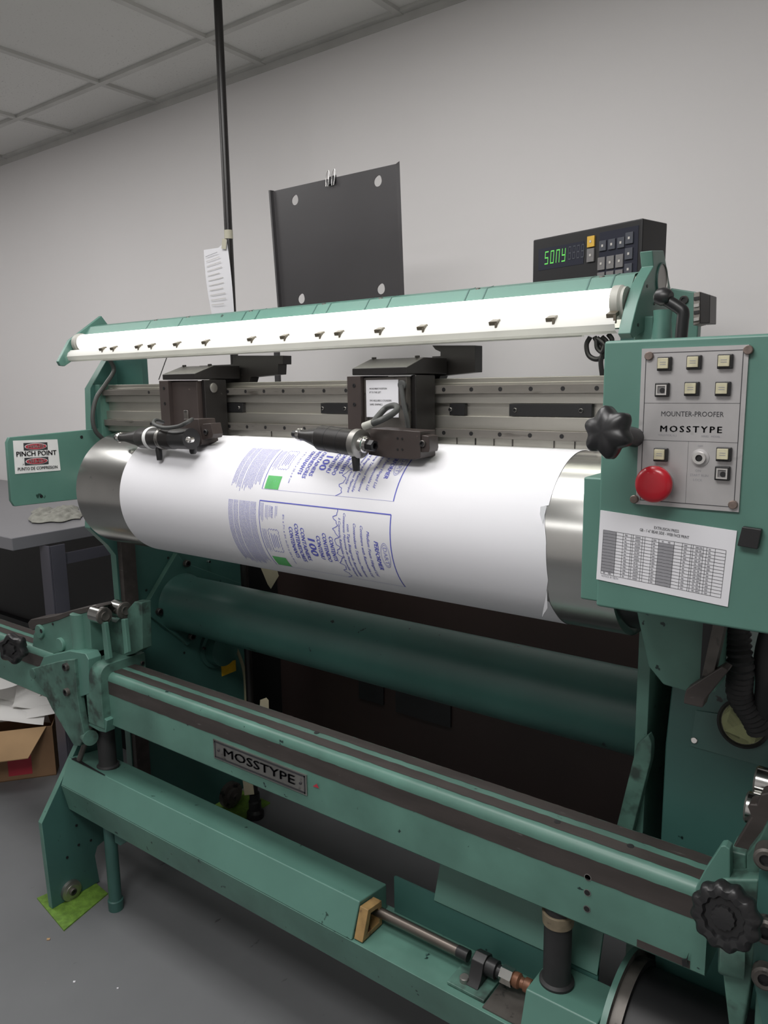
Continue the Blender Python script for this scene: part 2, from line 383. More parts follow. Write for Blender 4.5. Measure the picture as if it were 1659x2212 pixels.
# lower right cabinet: front wall and sloping top panel
zt = .868
cab = MB(); cx0 = on(1437, 1606, 'y', 1.3).x
cab.prism([(cx0, 1.30, .25), (cx0, 1.30, zt), (cx0, 1.335, 1.03), (cx0, 1.60, 1.03), (cx0, 1.60, .25)], (.6, 0, 0), 'greendk')
cab = cab.build('lower_cabinet', press, bevel=.003)
pn = (Vector((0, .035, 1.03-zt))).normalized()
def slope(px, py, off=0.0):   # point on the sloping panel
    d = np.array([(px-829.5)/FPX, (py-1106)/FPX, 1.0]) @ CM
    n = np.array([0, -(1.03-zt), .035]); n /= np.linalg.norm(n); p0 = np.array([0, 1.30, zt])+n*off
    t = (n@(p0-np.array([0, 0, CZ])))/(n@d); return Vector((d*t+np.array([0, 0, CZ])).tolist())
cov = MB().prism([slope(1503, 1535, .003), slope(1675, 1560, .003), slope(1675, 1663, .003), slope(1491, 1611, .003)], (0, .004, 0), 'greendk').build('cover_panel', cab)
nrm = Vector((0, -(1.03-zt), .035)).normalized()
bolt(cab, slope(1500, 1599, .003), nrm, .0055, .003, 'chrome', 'screw', socket=False)
gp0 = slope(1609, 1560)
ga = MB(); ga.lathe(gp0, nrm, [(0, .041), (.014, .041), (.016, .037), (.012, .035)], 'black', 36); ga = ga.build('pressure_gauge', press)
gd = MB(); gd.lathe(gp0+nrm*.006, nrm, [(0, .035), (.006, .034)], 'gauge', 32); gd.build('dial_face', ga)
# black corrugated hoses
MB().tube([(-.235, 1.18, 1.22), (-.235, 1.2, 1.12), on(1600, 1440, 'y', 1.2), on(1598, 1500, 'y', 1.22), on(1625, 1545, 'y', 1.24), on(1640, 1575, 'y', 1.25)], .02, 'blackrub', 16, 8, ribs=.005).build('corrugated_hose', press)
MB().tube([(-.17, 1.2, 1.25), on(1650, 1400, 'y', 1.22), on(1650, 1480, 'y', 1.22), on(1640, 1560, 'y', 1.25)], .012, 'blackrub', 12, 8).build('black_hose', press)
# dark pedal link under control box
MB().prism(PY(1.11, [(1545, 1320), (1514, 1468), (1538, 1474), (1572, 1325)]), (0, .02, 0), 'grease').build('link_bar', press, bevel=.001)
MB().prism(PY(1.10, [(1478, 1503), (1482, 1490), (1500, 1478), (1560, 1440), (1575, 1448), (1523, 1512), (1517, 1530), (1476, 1520)]), (0, .025, 0), 'wornmetal').build('foot_pedal', press, bevel=.002)
MB().prism(PY(1.12, [(1520, 1320), (1545, 1320), (1538, 1470), (1512, 1466)]), (0, .02, 0), 'black').build('link_slot', press)

# --- cross tube with diamond flange
TY, TZ, TR_ = 1.532, .809, .0897
FX = XF+.012
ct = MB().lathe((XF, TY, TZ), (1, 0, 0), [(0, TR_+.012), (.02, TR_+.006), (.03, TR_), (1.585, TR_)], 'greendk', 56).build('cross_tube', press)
fl = MB().prism([on(a, b, 'x', FX+.008) for a, b in ((383, 1195), (397, 1215), (520, 1260), (500, 1330), (405, 1394), (400, 1388), (313, 1322), (312, 1316))], (-.02, 0, 0), 'greendk', side='green').build('tube_flange', ct, bevel=.001)
for (a, b) in ((402, 1217), (343, 1321), (413, 1374)): bolt(ct, on(a, b, 'x', FX+.012), (1, 0, 0), .0115, .012)
bolt(press, on(449, 1213, 'x', XF+.01), (1, 0, 0), .005, .01, 'chrome')

# --- mounting cylinder
cylo = MB().lathe((-1.806, CYY, CYZ), (1, 0, 0), [(0, CYR-.004), (.004, CYR), (1.412, CYR), (1.414, CYR-.004)], 'turned', 128).build('mounting_cylinder', press)
MB().lathe((-1.99, CYY, CYZ), (1, 0, 0), [(0, .04), (.186, .04)], 'steeldull', 32).build('cylinder_shaft', press)
MB().lathe((-.392, CYY, CYZ), (1, 0, 0), [(0, CYR-.012), (.03, CYR-.016), (.035, CYR-.03), (.036, .05), (.2, .05)], 'black', 64).build('end_hub', cylo)

# --- rail beam
RY = 1.30
rb = MB(); x0, x1 = -1.965, -.40
z0, z1 = 1.379, 1.500
rb.bx(x0, x1, RY+.012, RY+.06, z0-.004, z1, 'railsteel')
def rz(py): return on(1300, py, 'y', RY).z
# (z ranges measured at the right end of the rails)
lines = [rz(y) for y in (811, 828, 849, 872, 903, 934, 955, 976)]
rb.bx(x0, x1, RY+.014, RY+.05, lines[1], lines[0], 'railsteel')
rb.bx(x0, x1, RY+.002, RY+.03, lines[3], lines[2], 'railsteel')
rb.bx(x0, x1, RY+.002, RY+.03, lines[5], lines[4], 'railsteel')
rb = rb.build('rail_beam', press, bevel=.001)
def rail(zc, h, xs, name):
    q = MB(); q.bx(x0, x1, RY-.008, RY+.02, zc-h/2, zc+h/2, 'raildark'); q = q.build(name, press, bevel=.001)
    for x in xs: MB().lathe((x, RY-.0078, zc), (0, -1, 0), [(0, .0042), (.0006, .0042)], 'black', 12).build('mounting_hole', q)
hx = [on(x, 840, 'y', RY-.008).x for x in (1018, 1079, 1145, 1215, 1289)]
pitch = (hx[-1]-hx[0])/4
allx = [hx[0]+pitch*k for k in range(-16, 6) if x0+.02 < hx[0]+pitch*k < x1-.02]
rail((lines[1]+lines[2])/2, lines[1]-lines[2]+.0, allx, 'linear_rail')
rail((lines[5]+lines[6])/2, lines[5]-lines[6]+.0, allx, 'linear_rail')
# gusset between rails lower strip
lo = MB(); lo.bx(x0, x1, RY+.004, RY+.03, lines[7]+.002, lines[6], 'railsteel')
for px in (585, 682, 704, 738, 985, 1025, 1065, 1105, 1195, 1240):
    x = on(px, 960, 'y', RY).x; lo.bx(x-.001, x+.001, RY+.0025, RY+.006, lines[7]+.002, lines[6]-.001, 'grease')
lo.build('spacer_blocks', rb)
MB().bx(on(530, 950, 'y', RY).x, x1, RY-.012, RY+.02, lines[7]-.003, lines[7]+.003, 'whitepaint').build('white_ledge', rb)
MB().bx(on(506, 946, 'y', RY).x, on(514, 946, 'y', RY).x, RY-.012, RY+.01, lines[7]-.003, lines[7]+.003, 'whitepaint').build('white_ledge', rb)
for a, b in ((465, 523), (692, 752), (1000-30, 1003), (1099, 1278)):
    xa = on(a, 885, 'y', RY).x; xb = on(b, 885, 'y', RY).x; ss = MB()
    ss.bx(xa, xb, RY+.001, RY+.014, lines[4]+.001, lines[3]-.001, 'black')
    sb = ss.build('limit_switch', press, bevel=.001)
    for t in (.08, .88):
        if xb-xa > .06 or t < .5: bolt(sb, (xa+(xb-xa)*t, RY+.001, (lines[3]+lines[4])/2), (0, -1, 0), .004, .003, 'steeldull', 'screw')
# --- upright that carries rails and hood on the left
up = MB().prism(PY(1.36, [(238, 770), (305, 770), (309, 833), (330, 1000), (205, 1000), (209, 840), (236, 812), (243, 800)]), (0, .02, 0), 'greendk').build('hood_upright', press, bevel=.001)
MB().bx(-1.985, -1.962, 1.285, 1.36, 1.35, 1.51, 'greenclean').build('rail_end_plate', press, bevel=.001)

# --- light hood
LY, LZ, LR = 1.225, 1.622, .0225
xl, xr = -1.952, -.432
hood = thing  # placeholder name only
hd = MB(); th = .0015
prof_out = [(1.243, 1.645), (1.249, 1.652), (1.262, 1.668), (1.285, 1.674), (1.305, 1.664), (1.312, 1.640), (1.305, 1.61), (1.29, 1.585)]
prof_in = [(1.244, 1.643), (1.252, 1.650), (1.264, 1.664), (1.284, 1.670), (1.301, 1.661), (1.308, 1.640), (1.301, 1.611), (1.287, 1.587)]
n = len(prof_out)
def lofts(mb, prof, xa, xb, mat):
    A = [mb.bm.verts.new((xa, y, z)) for y, z in prof]; B = [mb.bm.verts.new((xb, y, z)) for y, z in prof]
    for i in range(len(prof)-1): mb.fc([A[i], A[i+1], B[i+1], B[i]], mat)
lofts(hd, prof_out, xl, xr, 'greenclean'); lofts(hd, prof_in, xl, xr, 'reflector')
hd.quad((xl, *prof_out[0]), (xr, *prof_out[0]), (xr, *prof_in[0]), (xl, *prof_in[0]), 'greenclean')
hd.quad((xl, *prof_out[-1]), (xr, *prof_out[-1]), (xr, *prof_in[-1]), (xl, *prof_in[-1]), 'greenclean')
hd = hd.build('light_hood', press, norm=False)
for px in (315, 385, 523, 552, 677, 707, 790, 838, 1006, 1045, 1268, 1320):
    x = on(px, 660, 'y', 1.25).x
    P_ = [(y-.0006, z+.0006) for y, z in prof_out[:5]]
    sm_ = MB(); lofts(sm_, P_, x-.0012, x+.0012, 'greendk'); sm_.build('seam_band', hd, norm=False)
for px in (331, 401, 538, 697, 820, 1030, 1297):
    x = on(px, 650, 'y', 1.262).x; MB().lathe((x, 1.266, 1.669), (0, -.3, 1), [(0, .005), (.0015, .004)], 'grease', 12).build('screw', hd)
MB().lathe((xl+.012, LY, LZ), (1, 0, 0), [(0, LR*.9), (.012, LR*.9), (.013, LR), (xr-xl-.030, LR), (xr-xl-.029, LR*.9), (xr-xl-.020, LR*.9)], 'tube', 32,
           mats=['lamp_cap', 'lamp_cap', 'tube', 'lamp_cap', 'lamp_cap']).build('fluorescent_tube', hd)
for x in (xl+.012, xr-.012):
    MB().lathe((x-.006, LY, LZ), (1, 0, 0), [(0, LR+.004), (.012, LR+.004), (.016, LR+.001), (.020, LR+.001)], 'lamp_cap', 28).build('lamp_socket', hd)
sh_ = MB()
SP = [(1.196, 1.603), (1.187, 1.596), (1.183, 1.586), (1.187, 1.576), (1.197, 1.5725)]
lofts(sh_, SP, xl+.005, xr-.002, 'shield'); 
sh_ = sh_.build('frosted_shield', hd, norm=False)
MB().bx(xl+.15, xr-.06, 1.196, 1.206, 1.5705, 1.5725, 'shield').build('light_line_strip', hd)  # added strip standing in for the line of lamp light below the shield
for px in (227, 251, 305, 333, 388, 450, 549, 620, 696, 738, 825, 917, 1073, 1196, 1327):
    x = on(px, 760-.058*px, 'y', 1.2).x
    c = MB().box((x, 1.193, 1.6015), (.016, .016, .007), 'clip', Matrix.Rotation(.35, 3, 'X')); c.box((x+.006, 1.187, 1.594), (.005, .004, .014), 'clip')
    c.build('spring_clip', hd, bevel=.001)
# lamp end plates
pl = PX(xl, [(219, 682), (234, 702), (206, 738), (181, 763), (140, 791), (131, 790), (126, 781), (150, 735)])
el = MB().prism(pl, (-.012, 0, 0), 'greenclean').build('hood_end_plate', press, bevel=.0015)
MB().lathe(on(153, 777, 'x', xl), (1, 0, 0), [(0, .0035), (.001, .0035)], 'black', 10).build('screw_hole', el)
XP = -.408
pr = PX(XP, [(1409, 541), (1434, 541), (1442, 585), (1448, 619), (1453, 640), (1452, 662), (1440, 684), (1412, 691), (1390, 716), (1368, 731), (1362, 720), (1366, 700), (1378, 653), (1392, 610), (1412, 575)])
hole_c = on(1429, 606, 'x', XP)
er = MB().prism(pr, (-.020, 0, 0), 'greenclean').build('hood_end_plate', press, bevel=.0015)
MB().lathe(hole_c+V(.0002, 0, 0), (1, 0, 0), [(0, .0285), (.002, .0285), (.0022, .026), (.0005, .0255)], 'greendk', 36, mats=['greendk', 'greendk', 'steeldull']).build('bearing_cap', er)
for a, b in ((1398, 618), (1413, 656), (1378, 702)): MB().lathe(on(a, b, 'x', XP), (1, 0, 0), [(0, .0025), (.001, .0025)], 'black', 10).build('screw_hole', er)
MB().bx(-.425, -.395, 1.245, 1.275, 1.54, 1.60, 'greenclean').build('hood_post', press, bevel=.003)
MB().prism(PY(1.32, [(1448, 622), (1512, 632), (1506, 735), (1420, 735), (1440, 690), (1450, 660)]), (0, .02, 0), 'greenclean').build('hood_arm', press, bevel=.002)
MB().lathe(on(1429, 735, 'y', 1.22), (0, 0, 1), [(0, .016), (.03, .013), (.045, .014)], 'greenclean', 20).build('arm_pivot', press)
bolt(press, on(1478, 648, 'y', 1.32), (0, -1, 0), .007, .004)
# connector block at far right
cb = MB(); qq = PY(1.27, [(1498, 632), (1512, 630), (1512, 699), (1497, 703)]); cb.prism(qq, (0, .04, 0), 'raildark')
cb.prism(PY(1.27, [(1512, 630), (1534, 637), (1533, 698), (1512, 699)]), (0, .04, 0), 'browndk')
cb = cb.build('connector_block', press, bevel=.001)
t = MB()
for k in range(4): t.prism(PY(1.268, [(1498.5, 642+15*k), (1510, 640+15*k), (1510, 647+15*k), (1498.5, 649+15*k)]), (0, .002, 0), 'steeldull' if k % 2 else 'black')
t.build('terminal_strip', cb)
# clamp handle (black, bent)
ch = MB(); ch.tube([on(a, b, 'y', 1.14) for a, b in ((1424, 641), (1446, 652), (1468, 666), (1476, 676), (1474, 700), (1470, 745))], .0085, 'black', 14, 5)
ch.lathe(on(1416, 639, 'y', 1.14), V(1, -.2, -.2), [(0, .006), (.004, .011), (.012, .013), (.02, .011), (.024, .008)], 'black', 18)
ch.build('clamp_lever', press)
# power cord loops under hood at right
pc = MB(); pc.tube([on(a, b, 'y', 1.33) for a, b in ((1275, 728), (1267, 745), (1272, 768), (1290, 776), (1308, 765), (1312, 742), (1300, 728))], .0045, 'black', 8)
pc.tube([on(a, b, 'y', 1.325) for a, b in ((1284, 728), (1296, 748), (1310, 752), (1322, 735), (1314, 722))], .0045, 'black', 8)
pc.tube([on(a, b, 'y', 1.32) for a, b in ((1300, 735), (1304, 755), (1298, 780), (1301, 812))], .0045, 'black', 8)
pc.tube([on(a, b, 'y', 1.315) for a, b in ((1290, 730), (1305, 744), (1300, 760), (1290, 752), (1288, 735))], .004, 'black', 8)
pc.build('power_cord', press)
# ---------------- impression beam (runs on past the left cradle)
BY0, BY1, BZ0, BZ1 = 1.12, 1.212, .591, .742
bx0, bx1 = -2.75, -.235
def rounded(y0, y1, z0, z1, r, n=6, rb_=.006):
    P_ = [(y0, z0+rb_), (y0, z1-r)]
    for i in range(1, n+1):
        a = math.pi/2*i/n; P_.append((y0+r-r*math.cos(a), z1-r+r*math.sin(a)))
    return P_+[(y1-.004, z1), (y1, z1-.004), (y1, z0), (y0+rb_, z0)]
prof = rounded(BY0, BY1, BZ0, BZ1, .018)
beam = MB(); A = [beam.bm.verts.new((bx0, y, z)) for y, z in prof]; B = [beam.bm.verts.new((bx1, y, z)) for y, z in prof]
for i in range(len(prof)):
    j = (i+1) % len(prof); beam.fc([A[i], A[j], B[j], B[i]], 'green')
beam.fc(A, 'green'); beam.fc(list(reversed(B)), 'green')
beam = beam.build('impression_beam', press)
def strip(y0, z0, y1, z1, nrm, jit, nm='worn_band'):
    s = MB(); n_ = 160; a = []; b = []
    for i in range(n_+1):
        x = bx0+(bx1-bx0)*i/n_; j0 = random.uniform(-jit, jit); j1 = random.uniform(-jit, jit)
        p0 = Vector((x, y0, z0)); p1 = Vector((x, y1, z1)); d = (p1-p0).normalized()
        a.append(s.bm.verts.new(p0+d*j0+Vector(nrm)*.0006)); b.append(s.bm.verts.new(p1+d*j1+Vector(nrm)*.0006))
    for i in range(n_): s.fc([a[i], a[i+1], b[i+1], b[i]], 'wornmetal')
    return s.build(nm, beam, norm=False)
strip(BY0, .721, BY0, .684, (0, -1, 0), .0006)
eb = MB(); xa_, xb_ = on(1375, 2055, 'y', BY0).x, on(1490, 2095, 'y', BY0).x
eb.bx(xa_, xb_, BY0-.0006, BY0+.001, BZ0+.007, BZ0+.020, 'wornmetal'); eb.build('scuffed_edge', beam)
strip(BY0+.017, BZ1, BY0+.044, BZ1, (0, 0, 1), .0008)
strip(BY0+.060, BZ1, BY1-.005, BZ1, (0, 0, 1), .0010)
for a, b in ((1270, 1895), (1269, 1928), (1268, 1963)): MB().lathe(on(a, b, 'y', BY0)+V(0, -.0004, 0), (0, -1, 0), [(0, .0062), (.0006, .0062), (.0007, .005), (.0002, .005)], 'steeldull', 16, mats=['steeldull', 'steeldull', 'black']).build('bolt_hole', beam)
for a, b in ((1204, 1776), (1362, 1828), (684, 1583)): MB().lathe(on(a, b, 'z', BZ1), (0, 0, 1), [(0, .006), (.0009, .006)], 'black', 14).build('bolt_hole', beam)
pl = MB(); q = PY(BY0-.002, [(461, 1600), (662, 1670), (664, 1717), (463, 1638)])
xa = (q[0].x+q[3].x)/2; xb = (q[1].x+q[2].x)/2; za = (q[0].z+q[1].z)/2; zb = (q[2].z+q[3].z)/2
pl.bx(xa, xb, BY0-.003, BY0, zb, za, 'steeldull')
f = plane_fn(((xa+xb)/2, BY0-.003, (za+zb)/2), (1, 0, 0), (0, 0, 1), .0005)
w, h = xb-xa, za-zb
for (a, b, c, d) in ((-.485, -.44, .485, -.36), (-.485, .36, .485, .44), (-.485, -.44, -.475, .44), (.475, -.44, .485, .44)): rect(pl, f, a*w, b*h, c*w, d*h, 'inkblack')
put_text(pl, 'MOSSTYPE', .62*h, lambda a, b: f(a, b), 'inkblack', width=.76*w, bold=.075)
for sx in (-1, 1):
    pl.lathe(f(sx*.44*w, 0), (0, -1, 0), [(0, .0035), (.0015, .003)], 'inkblack', 10)
lab(pl.build('name_plate', beam), 'silver MOSSTYPE name plate')
# misc paint chips on beam
MB().prism([f(.56*w, .1*h), f(.62*w, .12*h), f(.60*w, .3*h)], (0, -.0002, 0), 'inkred').build('red_paint_spot', beam)

# ---------------- lift posts (rubber bellows)
for (px, x, y) in ((219, -1.852, 1.150), (1202, -.487, 1.150)):
    zt_ = BZ0
    lp_ = MB().lathe((x, y, .437), (0, 0, 1), [(0, .031), (.006, .031), (.010, .026), (.018, .0245), (zt_-.437, .0245)], 'blackrub', 32).build('lift_post', press)
    if x > -1: MB().lathe((x, y, zt_-.034), (0, 0, 1), [(0, .0275), (.022, .0285), (.023, .026)], 'collar', 32).build('collar', lp_)

# ---------------- front hood / tray
HP = [(1.106, .446), (1.080, .372), (1.094, .290), (1.104, .290), (1.092, .370), (1.116, .436)]
xh1 = on(773, 1950, 'y', 1.1).x; xh2 = on(1133, 2143, 'y', 1.095).x
TB = 1.20
hl = MB().prism([(-1.982, y, z) for y, z in ((1.106, .444), (1.076, .372), (1.10, .372), (TB, .372), (TB, .430))], (xh1+1.982, 0, 0), 'greenclean').build('shaft_hood', press, bevel=.003)
sl = MB().prism([(-1.965, 1.1045, .4452), (-1.80, 1.1045, .4452), (-1.80, 1.106, .4462), (-1.90, 1.112, .4458), (-1.965, 1.119, .4442)], (0, 0, .0006), 'black'); sl.build('hood_gap', hl)
hr = MB().prism([(xh2, y, z) for y, z in ((1.100, .440), (1.076, .372), (1.10, .372), (TB, .372), (TB, .434))], (-.392-xh2, 0, 0), 'greenclean').build('shaft_hood', press, bevel=.003)
tr_ = MB().prism([(-1.982, y, z) for y, z in ((1.076, .372), (1.094, .288), (1.10, .288), (1.086, .366), (TB+.01, .366), (TB+.01, .372))], (1.9, 0, 0), 'green').build('front_tray', press, bevel=.0015)
zz = .3735
MB().prism([(xh1+.02, TB, .372), (xh1+.02, TB+.006, .372), (xh1+.02, TB+.006, .455), (xh1+.02, TB, .455)], (-.43-xh1-.02, 0, 0), 'greendk').build('tray_back_wall', press)
MB().prism([(on(939, 1941, 'y', TB).x, y, z) for y, z in ((TB-.004, .446), (TB+.002, .44), (1.235, .54), (1.229, .54))], (-.43-on(939, 1941, 'y', TB).x, 0, 0), 'greenclean').build('rear_deflector', press, bevel=.001)
# cast end frame at the hood opening
hf = MB(); X0 = xh1+.002
out = [(1.104, .436), (1.082, .375), (1.150, .375), (1.150, .430)]; inn = [(1.113, .424), (1.100, .385), (1.140, .385), (1.140, .420)]
hf.prism([(X0, y, z) for y, z in out], (.022, 0, 0), 'oak', holes=[[(X0, y, z) for y, z in inn]]); hf.build('hood_end_frame', press, bevel=.001)
# shaft, bearing, coupling
sy = 1.145; p0_ = on(822, 1976, 'y', sy); p1_ = on(1003, 2056, 'y', sy); sz_ = (p0_.z+p1_.z)/2
MB().lathe((xh1-.02, sy, sz_), (1, 0, 0), [(0, .0105), (p1_.x-xh1+.005, .0105), (p1_.x-xh1+.006, .0115), (p1_.x-xh1+.030, .0115)], 'steeldull', 24, mats=['shaftmetal', 'black', 'black']).build('drive_shaft', press)
bb = MB(); bxm = on(1040, 2075, 'y', sy).x
bb.bx(bxm-.045, bxm+.035, 1.092, 1.185, zz, zz+.006, 'greenworn')
bb.prism([(bxm-.012, y, z) for y, z in ((1.105, zz+.006), (1.118, zz+.018), (1.128, sz_+.014), (sy, sz_+.022), (1.162, sz_+.014), (1.172, zz+.018), (1.185, zz+.006))], (.026, 0, 0), 'black')
bb = bb.build('pillow_block', press, bevel=.0015)
bolt(bb, (bxm-.018, 1.112, zz+.006), (0, 0, 1), .0095, .010, 'steeldull', socket=False)
MB().lathe((bxm+.014, sy, sz_), (1, 0, 0), [(0, .017), (.02, .017), (.022, .012), (.03, .012)], 'black', 24).build('bearing_sleeve', press)
cpx = bxm+.044
cp = MB(); cp.lathe((cpx, sy, sz_), (1, 0, 0), [(0, .0165), (.024, .0165)], 'steel', 6)
cp.lathe((cpx+.024, sy, sz_), (1, 0, 0), [(0, .012), (.004, .014), (.012, .014), (.016, .010), (.022, .0095), (.024, .013), (.036, .013), (.038, .010)], 'rust', 20)
cp.build('shaft_coupling', press)
MB().bx(bxm+.037, xh2-.002, 1.083, 1.19, zz-.001, zz+.0015, 'grease').build('oily_pad', press)
# lower right roller and its plate
rl = MB().lathe((-.388, 1.205, .352), (1, 0, 0), [(0, .140), (.010, .140), (.011, .128), (.03, .128), (.031, .118), (.5, .118)], 'blackrub', 72, mats=['greenclean', 'grease', 'grease', 'blackcab', 'blackcab']).build('lower_roller', press)
MB().prism([(-.36, y, z) for y, z in ((1.075, .19), (1.075, .23), (1.20, .23), (1.20, .19))], (.6, 0, 0), 'greendk').build('roller_cradle', press)

# ---------------- left cradle & carriage
def cradle(xa, xb, dz=.0):
    o_ = rounded(BY0-.024, BY1+.03, BZ0-.004, BZ1+.026, .034, 6); i_ = rounded(BY0-.0006, BY1, BZ0+.02, BZ1+.0006, .026, 6)
    return MB().prism([(xa, y, z) for y, z in o_], (xb-xa, 0, 0), 'greenworn').build('beam_cradle', press, bevel=.003)
cr = cradle(-1.845, -1.772)
for a, b in ((307, 1432), (270, 1452)): bolt(cr, on(a, b, 'x', -1.772), (1, 0, 0), .006, .004)
# roller stand on the cradle
def zline(px, py, y): return on(px, py, 'y', y)
for (px, py, y, ln) in ((227, 1331, 1.135, .05), (271, 1319, 1.185, .05)):
    c = on(px, py, 'y', y); r_ = .0235
    ro = MB().lathe((c.x-ln, c.y, c.z), (1, 0, 0), [(0, r_*.8), (.003, r_), (ln-.006, r_), (ln-.004, r_*.93), (ln, r_*.93)], 'steeldull', 32, mats=['steeldull', 'steel', 'grease', 'grease']).build('cam_roller', press)
    MB().lathe((c.x, c.y, c.z), (1, 0, 0), [(0, r_*.55), (.004, r_*.5), (.002, r_*.3)], 'grease', 20).build('roller_cap', ro)
cstand = on(227, 1331, 'y', 1.135)
st = MB()
st.prism(PY(1.19, [(193, 1330), (250, 1345), (290, 1300), (306, 1302), (308, 1402), (290, 1412), (235, 1428), (196, 1435)]), (0, .03, 0), 'greenworn')
st.prism(PY(1.125, [(218, 1345), (226, 1345), (236, 1424), (226, 1428)]), (0, .012, 0), 'green')
st.prism(PY(1.155, [(261, 1338), (269, 1338), (276, 1410), (268, 1414)]), (0, .012, 0), 'green')
st.build('roller_stand', press, bevel=.002)
# carriage head that rides on the beam left of the frame
hd_ = MB()
hd_.prism(PY(1.128, [(68, 1412), (72, 1370), (84, 1350), (110, 1343), (126, 1337), (152, 1327), (172, 1325), (190, 1320), (194, 1350), (197, 1413), (178, 1416), (150, 1410), (92, 1414)]), (0, .07, 0), 'green')
hd_ = hd_.build('carriage_head', press, bevel=.003)
tp = MB().prism(PY(1.126, [(60, 1345), (66, 1338), (100, 1334), (126, 1328), (148, 1320), (205, 1308), (212, 1312), (192, 1322), (172, 1327), (150, 1330), (126, 1340), (98, 1348), (84, 1352), (70, 1362), (62, 1356)]), (0, .06, 0), 'wornmetal').build('top_cap', hd_, bevel=.002)
for a, b, r_ in ((89, 1363, .0205), (133.5, 1391.5, .020)):
    MB().lathe(on(a, b, 'y', 1.128), (0, -1, 0), [(-.01, r_), (.007, r_), (.009, r_*.9)], 'green', 32).build('round_boss', hd_)
MB().lathe(on(89, 1363, 'y', 1.119), (0, -1, 0), [(0, .006), (.001, .006)], 'black', 14).build('bolt_hole', hd_)
MB().lathe(on(114, 1348, 'y', 1.127), (0, -1, 0), [(0, .004), (.001, .004)], 'black', 12).build('bolt_hole', hd_)
MB().lathe(on(170, 1340, 'y', 1.128)+V(0, 0, -.05), (0, 0, 1), [(-.05, .022), (.07, .022)], 'green', 24).build('upright_barrel', hd_)
bl = MB().prism(PY(1.095, [(94, 1419), (150, 1406), (184, 1412), (191, 1425), (192, 1499), (169, 1507), (120, 1470), (85, 1440)]), (0, .04, 0), 'greenclean').build('clamp_block', press, bevel=.002)
bp = MB().prism(PY(1.085, [(67, 1447), (76, 1442), (128, 1428), (160, 1424), (166, 1500), (172, 1540), (182, 1588), (172, 1612), (159, 1611), (135, 1570), (111, 1530), (91, 1489), (74, 1470), (68, 1458)]), (0, .022, 0), 'greenworn').build('swing_bracket', press, bevel=.003)
for a, b in ((145, 1440), (147, 1494)): bolt(bp, on(a, b, 'y', 1.085), (0, -1, 0), .0115, .010)
MB().lathe(on(74, 1454, 'y', 1.09), (0, -1, 0), [(-.01, .016), (.006, .016)], 'greenworn', 24).build('pivot_boss', bp)
MB().lathe(on(183, 1585, 'y', 1.11), on(212, 1606, 'y', 1.085)-on(183, 1585, 'y', 1.11), [(0, .021), (.05, .021)], 'greenworn', 28).build('clevis_pin_boss', bp)
MB().prism(PY(1.10, [(191, 1567), (200, 1539), (215, 1544), (231, 1557), (228, 1583), (214, 1580)]), (0, .03, 0), 'greenclean').build('link_block', press, bevel=.002)
MB().cyl(on(200, 1560, 'y', 1.11), on(172, 1640, 'y', 1.11), .008, 'grease').build('link_rod', press)
MB().cyl(on(181, 1504, 'y', 1.13), on(182, 1545, 'y', 1.13), .013, 'black').build('stud', press)
# handwheels
def handwheel(c, ax, R_, n_lob, name='handwheel', amp=.08, mat='black'):
    c = Vector(c); h = MB()
    h.lathe(c, ax, [(-.014, R_*.9), (-.010, R_*.98), (.0, R_), (.008, R_*.96), (.013, R_*.84), (.012, R_*.62), (.006, R_*.56), (.006, R_*.36), (.012, R_*.33), (.013, R_*.10)], mat, 72, lobes=lambda a: 1+amp*math.cos(n_lob*a)*1)
    o = h.build(name, press, angle=50)
    MB().lathe(c, ax, [(-.05, R_*.22), (-.012, R_*.22)], 'grease', 16).build('spindle', o)
    return o
handwheel(on(28, 1401, 'y', 1.07), (.45, -1, .1), .043, 6, amp=.10)
handwheel(on(1567, 1979, 'y', 1.04), (-.08, -1, .22), .0455, 12, amp=.05)

# ---------------- right carriage
for (px, py, y, r_) in ((1632, 1686, 1.235, .0245), (1612, 1741, 1.195, .0245)):
    c = on(px, py, 'y', y)
    MB().lathe((c.x, c.y, c.z), (1, 0, 0), [(0, r_*.9), (.003, r_), (.05, r_), (.052, r_*.8)], 'steel', 36, mats=['steeldull', 'steel', 'steeldull']).build('cam_roller', press)
R7 = lambda *p: [(1480+a/9.22, 1640+b/9.22) for a, b in p]
ra = MB(); ra.prism(PY(1.145, R7((920, 1800), (1050, 1600), (1150, 1430), (1310, 1150), (1240, 960), (1270, 890), (1420, 900), (1500, 700), (1760, 640), (1800, 1150), (1430, 1750), (1230, 1900))), (0, .03, 0), 'wornmetal')
ra = ra.build('worn_lever_arm', press, bevel=.003)
lab(ra, 'grey worn bare-metal lever arm')
rc = MB()
rc.prism(PY(1.13, [(1576, 1838), (1612, 1846), (1612, 1905), (1576, 1900)]), (0, .05, 0), 'greenworn')
rc.prism(PY(1.11, [(1571, 1903), (1607, 1912), (1608, 1960), (1570, 1950)]), (0, .06, 0), 'greenworn')
rc.prism(PY(1.12, [(1612, 1846), (1640, 1810), (1665, 1760), (1720, 1760), (1720, 1960), (1612, 1960)]), (0, .05, 0), 'greenworn')
rc.build('carriage_head', press, bevel=.003)
MB().prism(PY(1.105, [(1505, 1912), (1522, 1880), (1556, 1828), (1566, 1827), (1577, 1835), (1577, 1905), (1570, 1930), (1500, 1925)]), (0, .02, 0), 'greenclean').build('beam_end_cheek', press, bevel=.002)
MB().prism(PY(1.10, [(1555, 1900), (1640, 1900), (1632, 2060), (1604, 2230), (1575, 2230), (1560, 2100), (1548, 1980)]), (0, .05, 0), 'greenworn').build('carriage_leg', press, bevel=.004)
